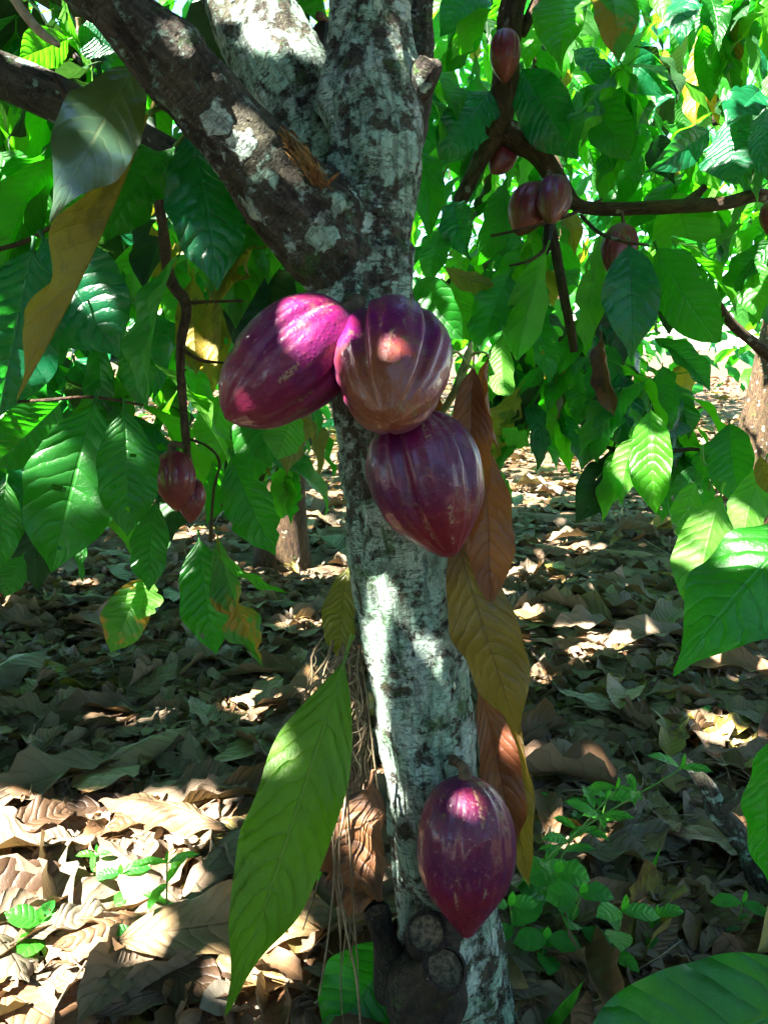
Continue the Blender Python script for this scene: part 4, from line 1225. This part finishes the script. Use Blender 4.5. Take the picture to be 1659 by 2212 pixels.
for u, v, y, r in [(655, 690, .86, .024), (690, 672, .87, .018), (635, 722, .85, .016), (840, 748, .825, .007), (1005, 1735, .85, .010), (560, 20, 1.1, .07), (600, 60, 1.1, .04), (520, -30, 1.1, .06), (235, 310, .88, .012), (545, 300, .9, .02), (925, 140, 1.0, .03), (585, 1625, .87, .03), (560, 1660, .87, .02), (930, 600, .96, .02), (582, 640, 1.8, .07), (290, 605, 1.7, .06), (468, 930, 1.8, .06), (535, 930, 1.7, .04), (620, 720, 2.0, .06), (140, 265, 1.9, .06), (55, 450, 1.8, .06), (340, 315, 1.9, .05), (250, 1060, 1.7, .03), (75, 75, 1.6, .05), (200, 640, 1.25, .02), (40, 760, 1.17, .03), (20, 850, 1.17, .03), (70, 1010, 1.2, .010), (250, 930, 1.2, .010), (450, 600, .95, .010), (430, 1270, 1.35, .012), (300, 1300, 1.36, .02), (1525, 1180, 1.3, .05), (1505, 1290, 1.3, .03), (1600, 1130, 1.5, .05), (1625, 1180, .86, .03), (1410, 1000, 1.98, .08), (1350, 1000, 2.0, .05)]:
    lit.append((seen(u, v, y), r))
for k in range(80):                             # sunlit places among the background leaves
    u, v, y = random.uniform(1150, 1700), random.uniform(-60, 620), random.uniform(2.3, 6)
    if 1040 < u < 1420 and v > 0:
        y = random.uniform(3.2, 6)
    lit.append((tuple(PY(u, v, y)), random.uniform(.06, .22)))
for k in range(46):
    u, v, y = random.uniform(-40, 640), random.uniform(0, 950), random.uniform(1.6, 4.5)
    lit.append((tuple(PY(u, v, y)), random.uniform(.04, .14)))
def reachable(q):                              # a pod or the trunk itself may stand in the light
    h = SC.ray_cast(_dg, Vector(q) + SUN * .03, SUN)
    return not (h[0] and h[4].name.split('.')[0] in ('husk', 'trunk', 'limb', 'burl', 'cut_stub'))


lit = [l for l in lit if reachable(l[0])]
LP, LR = np.array([l[0] for l in lit]), np.array([l[1] for l in lit])


def blocks(b, X, A, N, L, W):
    """which of these leaf blades stand between the sun and one of the lit places"""
    bad = np.zeros(len(b), bool)
    sn = N @ sunv
    sn = np.where(np.abs(sn) < .05, .05, sn)
    for q, r in zip(LP, LR):
        t = ((b - q) * N).sum(1) / sn
        p = q + t[:, None] * sunv - b
        fa = ((p * A).sum(1) / L - .5) / (.5 + r / L)
        fb = ((p * X).sum(1) / (L * W)) / (.5 + r / (L * W))
        bad |= (t > .10) & (fa * fa + fb * fb < 1)
    return bad


shade_crown = world_leaves(15000, ((-5.4, 4.2), (-5.2, 6.5), (2.1, 3.5)), (.20, .32), 7, .22)


def shade_over(n, xr, yr, zr, size, height=(1.95, 3.4)):
    """smaller unseen leaves added between the sun and a place to be shaded"""
    out = []
    for k in range(n):
        p = Vector((random.uniform(*xr), random.uniform(*yr), random.uniform(*zr)))
        p = p + SUN * ((random.uniform(*height) - p.z) / SUN.z)
        a = random.uniform(0, 6.28)
        dr = Vector((math.cos(a), math.sin(a), -random.uniform(.1, .7))).normalized()
        L_ = random.uniform(*size)
        out.append((p - dr * L_ * .5, dr, Vector((random.gauss(0, .3) - .3, random.gauss(0, .3) - .35, 1)), L_, random.uniform(.36, .46)))
    return out


shade_crown += shade_over(11000, (-.45, .55), (.75, 1.2), (0, 1.5), (.07, .16))
shade_crown += shade_over(5000, (-.7, .25), (.8, 1.25), (1.2, 2.0), (.08, .18), (2.25, 3.5))          # trunk and pods
shade_crown += shade_over(5000, (-1.3, 1.3), (1.0, 3.6), (0, .1), (.10, .24))            # litter near by
shade_crown += shade_over(7000, (-2.4, 3.0), (2.3, 6.3), (0, .2), (.14, .26), (2.3, 3.6))
cb, ca_, cn_ = (np.array([tuple(l[k]) for l in shade_crown]) for k in range(3))
cl_, cw_ = np.array([l[3] for l in shade_crown]), np.array([l[4] for l in shade_crown])
cX, cA, cN = frame(ca_, cn_)
cpos = cb + cA * (cl_ * .5)[:, None]
bad = blocks(cb, cX, cA, cN, cl_, cw_)
cu, cv, cd = to_uv(cpos)
in_frame = (cd > .05) & (cu > -150) & (cu < 1800) & (cv > -150) & (cv < 2300)
clearing = (cpos[:, 0] > -.3) & (cpos[:, 0] < 2.9) & (cpos[:, 1] < np.where(cpos[:, 0] > .9, .5, -.1)) & (cpos[:, 1] > -3.0)                                # open sky behind the viewer's right shoulder
keep = ~in_frame & ~bad & ~clearing
idx = np.nonzero(keep)[0]
owner = np.where(cpos[idx, 0] < -1.0, 0, np.where(cpos[idx, 0] > 1.2, 2, 1))
for k, t_ in enumerate((left_tree, tree, right_tree)):
    s_ = idx[owner == k]
    batch('shade_crown', CANOPY, rng.integers(0, 4, len(s_)), np.array([tuple(shade_crown[i][0]) for i in s_]), np.array([tuple(shade_crown[i][1]) for i in s_]), np.array([tuple(shade_crown[i][2]) for i in s_]), np.array([shade_crown[i][3] for i in s_]), np.array([shade_crown[i][4] for i in s_]), rng.random(len(s_)),
          [M['dim'], M['green']], rng.choice(2, len(s_), p=[.92, .08]), t_)

# unseen plantation foliage added around and behind the viewer, cutting low sky light
ring = []
for k in range(75):
    a = random.uniform(.75, 2 * math.pi - .75)
    open_side = 1.6 < a < 3.5
    r = random.uniform(3.2, 8.0) if not open_side else random.uniform(4.5, 9)
    c = (math.sin(a) * r, math.cos(a) * r)
    ring += world_leaves(110, ((c[0] - 1.1, c[0] + 1.1), (c[1] - 1.1, c[1] + 1.1), (.5, 3.9 if not open_side else 2.2)), (.26, .40), 6, .3)
pos = np.array([tuple(l[0]) for l in ring])
rX, rA, rN = frame(np.array([tuple(l[1]) for l in ring]), np.array([tuple(l[2]) for l in ring]))
nrg = np.nonzero(~blocks(pos, rX, rA, rN, np.array([l[3] for l in ring]), np.array([l[4] for l in ring])))[0]
batch('surrounding_wood', CANOPY, rng.integers(0, 4, len(nrg)), pos[nrg], np.array([tuple(ring[i][1]) for i in nrg]), np.array([tuple(ring[i][2]) for i in nrg]), np.array([ring[i][3] for i in nrg]), np.array([ring[i][4] for i in nrg]), rng.random(len(nrg)),
      [M['dim'], M['green']], rng.choice(2, len(nrg), p=[.85, .15]), None, label='unseen plantation foliage around the viewer, added to cut sky light')

# ------------------------------------------------------------------ leaf litter
def litter(n, xlim, ylim, zmax):
    x = rng.uniform(*xlim, n)
    y = rng.uniform(ylim[0]**.5, ylim[1]**.5, n)**2
    z = ground_z(x, y) + rng.uniform(.004, zmax, n)
    a = rng.uniform(0, 2 * np.pi, n)
    ax = np.stack([np.cos(a), np.sin(a), rng.normal(0, .10, n)], 1)
    nr = np.stack([rng.normal(0, .16, n), rng.normal(0, .16, n) - .05, np.ones(n)], 1)
    nr[rng.random(n) < .45] *= -1
    return np.stack([x, y, z], 1), ax, nr


p1, a1, n1 = litter(3300, (-1.5, 1.5), (1.02, 3.2), .05)
p2, a2, n2 = litter(5200, (-4.2, 4.6), (2.6, 10.0), .05)
p3, a3, n3 = litter(4200, (-9, 13), (9.5, 26.0), .08)
pos, ax, nr = np.vstack([p1, p2, p3]), np.vstack([a1, a2, a3]), np.vstack([n1, n2, n3])
n = len(pos)
ln = np.clip(rng.lognormal(math.log(.155), .42, n), .05, .33)
ln[-4200:] *= 1.5
wd = rng.uniform(.34, .46, n)
rn = rng.random(n)
u, v, d = to_uv(pos + ax * (ln * .5)[:, None])
vis = (u > -40) & (u < 1700) & (v < 2260)
dist_trunk = np.hypot(pos[:, 0] - .12, pos[:, 1] - 1.0)
order = np.argsort(np.where(vis & (dist_trunk > .2) & (pos[:, 2] - ground_z(pos[:, 0], pos[:, 1]) > .015), d, 99))
near = order[:270]
for i in near:
    k = int(rng.integers(0, len(LITT)))
    leaf_object('fallen_leaf', LITT[k], ('litt', k), 'litter_y' if rng.random() < .05 else 'litter', tuple(pos[i]), tuple(ax[i]), tuple(nr[i]), ln[i], wd[i], ground)
rest = order[270:]
mid_ = rest[d[rest] < 3.3]
farr = rest[d[rest] >= 3.3]
lm = (rng.random(n) < .05).astype(int)
for s_, tm in ((mid_, LITT), (farr, LITC)):
    batch('leaf_litter', tm, rng.integers(0, len(tm), len(s_)), pos[s_], ax[s_], nr[s_], ln[s_], wd[s_], rn[s_], [M['litter'], M['litter_y']], lm[s_], ground)
# crumbs of leaf and stalk between the leaves
nb = 7500
bp_, ba_, bn_ = litter(nb, (-1.5, 1.5), (1.0, 3.4), .062)
bl = rng.uniform(.015, .085, nb)
batch('leaf_crumbs', LITC, rng.integers(0, len(LITC), nb), bp_, ba_, bn_ + rng.normal(0, .5, (nb, 3)), bl, rng.uniform(.3, .9, nb), rng.random(nb), [M['crumb']], np.zeros(nb, int), ground)
st = []
for k in range(520):
    x, y = random.uniform(-1.1, 1.1), random.uniform(1.0, 2.6)
    z = float(ground_z(np.array([x]), np.array([y]))[0]) + random.uniform(.03, .07)
    a, l_ = random.uniform(0, 6.28), random.uniform(.04, .16)
    e = Vector((math.cos(a), math.sin(a), random.gauss(0, .15))) * l_
    c = Vector((x, y, z))
    w = random.uniform(.0008, .0022)
    st.append(tube_arrays([tuple(c - e / 2), tuple(c + Vector((random.gauss(0, .006), random.gauss(0, .006), .006))), tuple(c + e / 2)], [w, w, w * .6], 4))
v_, f_, _ = join_arrays(st)
put(link('dry_straw', make_mesh('dry_straw', v_, f_), M['fibre'], kind='stuff'), ground)


def gpt(u, v, lift=0.0):
    p = G(u, v)
    p.z = float(ground_z(np.array([p.x]), np.array([p.y]))[0]) + lift
    return p


# fallen leaves that stand out, each its own thing
def big_fallen(u0, v0, u1, v1, wpx, mat, label, roll=0, lift=.05, lift1=None, **kw):
    b, t_ = gpt(u0, v0, lift), gpt(u1, v1, lift if lift1 is None else lift1)
    root = thing('fallen_leaf', label, 'fallen leaf', b)
    a = dict(bend=.5, fold=-.1, wave=.05, quilt=.010, side=.4, crumple=.03, seed=int(u0 + v0))
    a.update(kw)
    a.pop('petiole', None)
    v, f, uv = leaf_arrays(36, 18, petiole=False, **a)
    L_ = (t_ - b).length
    W_ = wpx * ((b + t_) / 2 - CAM).length / F / L_
    axs = (t_ - b).normalized()
    nn = Matrix.Rotation(math.radians(roll), 3, axs) @ Vector((0, -.35, 1))
    X, A, N = frame(np.array(axs), np.array(nn))
    w = np.array(b) + L_ * (W_ * v[:, :1] * X + v[:, 1:2] * A + v[:, 2:] * N)
    put(link('blade', make_mesh('blade', w, f, uv), M[mat]), root)
    st_ = tube_arrays([tuple(w[9] + np.array(-axs) * .035 + [0, 0, -.008]), tuple(w[9] - np.array(axs) * .01), tuple(w[9 + 19 * 2])], [.0022, .0016, .0012], 6, 8)
    put(link('leaf_stalk', make_mesh('leaf_stalk', st_[0], st_[1]), M['twig']), root)


big_fallen(250, 2130, 760, 2085, 130, 'litter', 'long brown leaf lying across the bottom behind the large green hanging leaf', 12, .06, seed=3)
big_fallen(70, 2120, 270, 2060, 70, 'litter', 'brown curled leaf in sun at the lower left corner', -10, .06, side=1.2)
big_fallen(500, 1890, 220, 1800, 90, 'litter', 'wide pale brown leaf arched in the bright sun patch at left', 10, .07, side=-1.0, bend=.8)
big_fallen(20, 1880, 170, 1820, 75, 'litter', 'brown folded leaf at the left edge inside the sun patch', 0, .07, fold=.4)
big_fallen(80, 1670, 55, 1765, 46, 'litter', 'grey curled leaf standing upright in shade at the left', -40, .10, .03, side=1.6)
big_fallen(380, 1745, 520, 1720, 70, 'litter', 'brown ribbed leaf at the shadow edge behind the sun patch', 14, .06, side=.9, quilt=.02)
big_fallen(1190, 1930, 1460, 1925, 72, 'litter', 'ribbed brown leaf lying flat behind the green seedlings', -25, .06, quilt=.03, side=.8)
big_fallen(1290, 1890, 1500, 1850, 62, 'litter', 'grey brown leaf with raised ribs in front of the mossy stick', 20, .06, quilt=.022)
big_fallen(1180, 1620, 1330, 1650, 62, 'litter', 'grey green fallen leaf lying flat right of the trunk', 8, .04)
big_fallen(1150, 1700, 1270, 1715, 36, 'litter_y', 'dull yellow fallen leaf close behind the reddish hanging leaves', 0, .04)
big_fallen(1300, 1530, 1350, 1490, 42, 'litter_y', 'curled yellow fallen leaf with a dark hollow', -20, .05, side=2.0)
big_fallen(1500, 1630, 1620, 1600, 52, 'litter_y', 'bright yellow sunlit fallen leaf by the right edge', 5, .05, side=.8)
big_fallen(1480, 1830, 1380, 1930, 60, 'litter', 'dark grey fallen leaf propped up beside the mossy stick', 40, .07, side=.6)
big_fallen(30, 1490, 160, 1480, 46, 'litter_y', 'olive brown flat leaf in the shade at left', 0, .04)
big_fallen(1560, 1955, 1420, 2040, 60, 'litter', 'pale grey leaf lying by the thin dark stick', 0, .05)
big_fallen(1150, 2100, 1230, 2180, 50, 'litter', 'dark brown leaf under the seedlings near the trunk foot', 10, .05)


# ------------------------------------------------------------------ sticks
stick = thing('broken_stick', 'mossy broken stick leaning up from the litter at the right', 'stick', gpt(1640, 1940))
s0, s1 = gpt(1665, 1960, .01), P(1487, 1640, 1.52)
pm = [s0 + (s1 - s0) * k + Vector((random.gauss(0, .008), 0, random.gauss(0, .006))) for k in (0, .2, .4, .6, .8, 1)]
put(tube('wood', pm, [.026, .025, .023, .020, .016, .006], M['bark'], None, 24, 70, .34, 3, .52), stick)
pk = pm[3]
put(tube('side_knot', [pk, pk + Vector((.02, -.01, .03)), pk + Vector((.045, -.01, .055))], [.018, .012, .008], M['bark'], None, 12, 16, .3, 5, .34), stick)


def twig_thing(label, pts, rad, mat='twig', nm='fallen_twig'):
    root = thing(nm, label, 'twig', pts[0])
    put(tube('stem', pts, rad, M[mat], None, 7, 24, .15, len(label)), root)
    q = pts[len(pts) // 2]
    put(tube('side_shoot', [q, Vector(q) + Vector((.012, .01, .022))], [rad[0] * .7, rad[0] * .3], M[mat], None, 5, 6, .1), root)


twig_thing('thin dark stick standing slanted in the litter at the lower right', [gpt(1465, 2115, .02), P(1450, 2030, 1.42), P(1422, 1925, 1.45)], [.006, .005, .004], 'twig')
twig_thing('thick pale stick lying at the left edge in the sun', [gpt(-20, 2005, .05), gpt(80, 1945, .05), gpt(210, 1875, .06)], [.013, .012, .009], 'twig_pale')
twig_thing('thin bent reddish twig crossing the leaves at the right edge', [gpt(1500, 2010, .05), gpt(1560, 1940, .07), gpt(1640, 1880, .08)], [.003, .003, .002])
twig_thing('slender dark twig lying in shade left of the trunk', [gpt(430, 1690, .05), gpt(560, 1640, .06), gpt(690, 1560, .05)], [.004, .004, .002])

# ------------------------------------------------------------------ dry root fibres hanging beside the trunk
tangle = thing('root_tangle', 'tangle of dry root fibres hanging down the left side of the trunk', 'roots', PY(765, 1420, 1.0))
for k in range(190):
    u = random.gauss(760, 28)
    v = random.uniform(1370, 1620)
    l_ = random.uniform(60, 330)
    if k < 14:
        u, v, l_ = random.gauss(745, 28), random.uniform(1400, 1650), random.uniform(300, 780)
    y = random.uniform(1.0, 1.06) if k >= 14 else random.uniform(.87, .93)
    pts, cu_ = [], u
    m_ = 7
    drift = random.gauss(-8, 10)
    for j in range(m_):
        pts.append(PY(min(cu_, np.interp(v + l_ * j / (m_ - 1), [1300, 1500, 1700, 1900, 2200], [765, 792, 815, 835, 858] if k >= 14 else [740, 745, 750, 760, 780])), v + l_ * j / (m_ - 1), y))
        cu_ += drift * .5 + random.gauss(0, 14)
    w = random.uniform(.0006, .0017)
    put(tube('fibre', pts, [w] * (m_ - 1) + [w * .4], M['fibre'], None, 4, 18, 0), tangle)
for k, pts in enumerate([[(735, 1425), (700, 1460), (668, 1500), (665, 1560), (700, 1600), (740, 1620)], [(740, 1500), (690, 1500), (660, 1520)], [(745, 1560), (700, 1580), (680, 1640), (690, 1760), (680, 1900)], [(720, 1540), (705, 1700), (722, 1850), (712, 2000), (690, 2150)], [(735, 1460), (690, 1468), (664, 1490)], [(740, 1640), (660, 1650), (610, 1680), (612, 1720)]]):
    put(tube('fibre', [PY(a, b, .86) for a, b in pts], [.0012] * len(pts), M['fibre'], None, 4, 30, 0), tangle)

# ------------------------------------------------------------------ seedlings
SEED = [leaf_arrays(8, 6, bend=.7, fold=.15, wave=.02, seed=60, petiole=True), leaf_arrays(8, 6, bend=1.1, fold=.3, wave=.04, seed=61, petiole=True)]


def seedling(u, v, hpx, label, pairs=2, lpx=60, wide=.5, lean=0.0, mat='herb', nleaf=2, seed=0, top=True):
    r = random.Random(seed)
    b = gpt(u, v)
    d = (b - CAM).length
    h = hpx * d / F
    root = thing('seedling', label, 'seedling', b, 'green seedlings sprouting from the litter')
    pts = [b + Vector((lean * h * k * k + r.gauss(0, .002), r.gauss(0, .004), h * k)) for k in (0, .3, .6, 1)]
    put(tube('stem', pts, [.0022, .002, .0017, .0012], M['stem'], None, 6, 16, 0), root)
    for j in range(pairs):
        k = 1 - j * .75 / max(1, pairs)
        q = b + Vector((lean * h * k * k, 0, h * k))
        a0 = r.uniform(-.5, .5) + j * 1.1
        for i in range(nleaf):
            a = a0 + i * 2 * math.pi / nleaf + r.gauss(0, .2)
            ax = Vector((math.cos(a), math.sin(a) * .8 - .15, r.uniform(-.25, .45))).normalized()
            L_ = lpx * d / F * r.uniform(.75, 1.15)
            t_ = r.randrange(2)
            leaf_object('leaf', SEED[t_], ('seed', t_), mat, tuple(q), tuple(ax), (r.gauss(0, .2), -.35, 1), L_, wide * r.uniform(.85, 1.1), root)
    if top:
        leaf_object('leaf', SEED[0], ('seed', 0), mat, tuple(pts[-1]), (.1, -.1, 1), (0, -1, .3), lpx * d / F * .5, wide * .7, root)


sl_ = [
    (1120, 2030, 330, 'tallest thin seedling rising just right of the lowest pod', 5, 66, .34, .85, 2), (1290, 1850, 120, 'small seedling under the mossy stick, in front of a yellow leaf', 2, 52, .5, .1, 2), (1180, 2040, 130, 'round-leaved seedling nearest the lowest pod', 3, 66, .85, .1, 2),
    (1215, 2110, 150, 'round-leaved seedling in the middle of the right patch', 2, 56, .8, .15, 2), (1105, 2110, 120, 'seedling against the right foot of the trunk', 2, 70, .6, -.1, 2), (1310, 2150, 160, 'bright seedling at the bottom with long leaves right of the trunk', 3, 76, .5, .1, 2),
    (1400, 2080, 90, 'tiny seedling beside the thin dark stick', 2, 46, .5, .1, 2), (1590, 2060, 110, 'seedling above the broad corner leaf', 2, 52, .5, 0, 2), (1330, 1790, 70, 'pair-leaved sprout below the yellow curled leaf', 1, 48, .5, 0, 2), (1140, 1790, 60, 'sprout beside the reddish hanging leaves', 1, 44, .5, .1, 2),
    (365, 2060, 170, 'slender dark green seedling in the left sun patch', 3, 60, .28, .05, 2), (300, 2110, 70, 'small two-leaved seedling left of the slender one', 2, 46, .45, 0, 2), (205, 1960, 100, 'pale seedling in the brightest sun at left', 2, 42, .4, .1, 2), (90, 2090, 70, 'seedling at the lower left corner', 2, 60, .6, .1, 2), (435, 1770, 45, 'tiny sprout at the rear shadow edge on the left', 1, 34, .45, .1, 2), (290, 1990, 90, 'yellow-green seedling between two sunlit leaves', 2, 52, .55, -.2, 2),
    (1240, 1810, 80, 'thin sprig behind the tallest seedling', 2, 44, .4, .2, 2), (1185, 1960, 230, 'second tall seedling leaning right beside the lowest pod', 4, 56, .36, .5, 2), (1165, 2150, 90, 'low seedling between the trunk foot and the grass', 2, 60, .7, .1, 2), (1545, 1570, 30, 'lone green sprout far back by the yellow leaf', 1, 34, .5, .1, 2)]
for k, (u, v, h, lb, pr, lp, wd_, le, nl) in enumerate(sl_):
    seedling(u, v, h, lb, pr, lp, wd_, le, 'herb', nl, k)
grass = thing('grass_blade', 'long upright grass blade slanting through the seedlings', 'grass', gpt(1260, 2130))
for q0, q1, w, b_ in (((1262, 2125), (1428, 1825), 22, .3), ((1150, 2230), (1262, 2115), 26, .6), ((1262, 2120), (1235, 2040), 10, .4)):
    tm = leaf_arrays(20, 4, bend=b_, fold=.6, wave=0, petiole=False, seed=int(w))
    dd = (gpt(*q0) - CAM).length if q0[1] < 2200 else 1.2
    place(P(q0[0], q0[1], dd), P(q1[0], q1[1], dd * .95), 20, grass, 'herb', tm, ('grass', q0), w, 'blade', dd)

# ------------------------------------------------------------------ spider and its web
wc = P(1440, 1145, 1.5)
web = thing('spider_web', 'faint spider web strung before the dark litter at the right', 'spider web', wc)
nodes_ = [P(u_, v_, 1.5) for u_, v_ in ((1235, 1132), (1300, 1150), (1375, 1155), (1455, 1140), (1490, 1095), (1470, 1210), (1440, 1080), (1520, 1120))]
for a, b in ((0, 1), (2, 3), (3, 4), (3, 5), (3, 6), (3, 7), (2, 5)):
    put(tube('strand', [nodes_[a], (nodes_[a] + nodes_[b]) / 2 - Vector((0, 0, .002)), nodes_[b]], [.00013] * 3, M['silk'], None, 4, 6, 0), web)
sp_ = thing('spider', 'tiny pale spider sitting in the web at the right', 'spider', nodes_[3])
c = nodes_[3]
put(tube('body', [c + Vector((0, 0, .008)), c + Vector((0, -.001, .005)), c + Vector((0, -.001, .001)), c + Vector((0, 0, -.002)), c + Vector((0, 0, -.005))], [.0005, .0032, .0018, .0024, .0004], M['spider'], None, 10, 20, 0), sp_)
for s_ in (-1, 1):
    for j in range(4):
        a = (-.9, -.25, .35, 1.0)[j]
        m_ = c + Vector((s_ * .004 * math.cos(a), -.004, 0.006 * math.sin(a)))
        e = c + Vector((s_ * .009 * math.cos(a), 0, .010 * math.sin(a)))
        put(tube('leg', [c, m_, e], [.0005, .0004, .0002], M['spider'], None, 4, 8, 0), sp_)
bit = thing('leaf_scrap', 'curled reddish leaf scrap caught in the spider web', 'leaf scrap', nodes_[2])
tm = leaf_arrays(10, 6, bend=1.8, side=1.5, petiole=False, seed=77)
place(P(1362, 1168, 1.5), P(1392, 1146, 1.5), 20, bit, 'dead', tm, ('scrap', 0), 14, 'blade', 1.5)
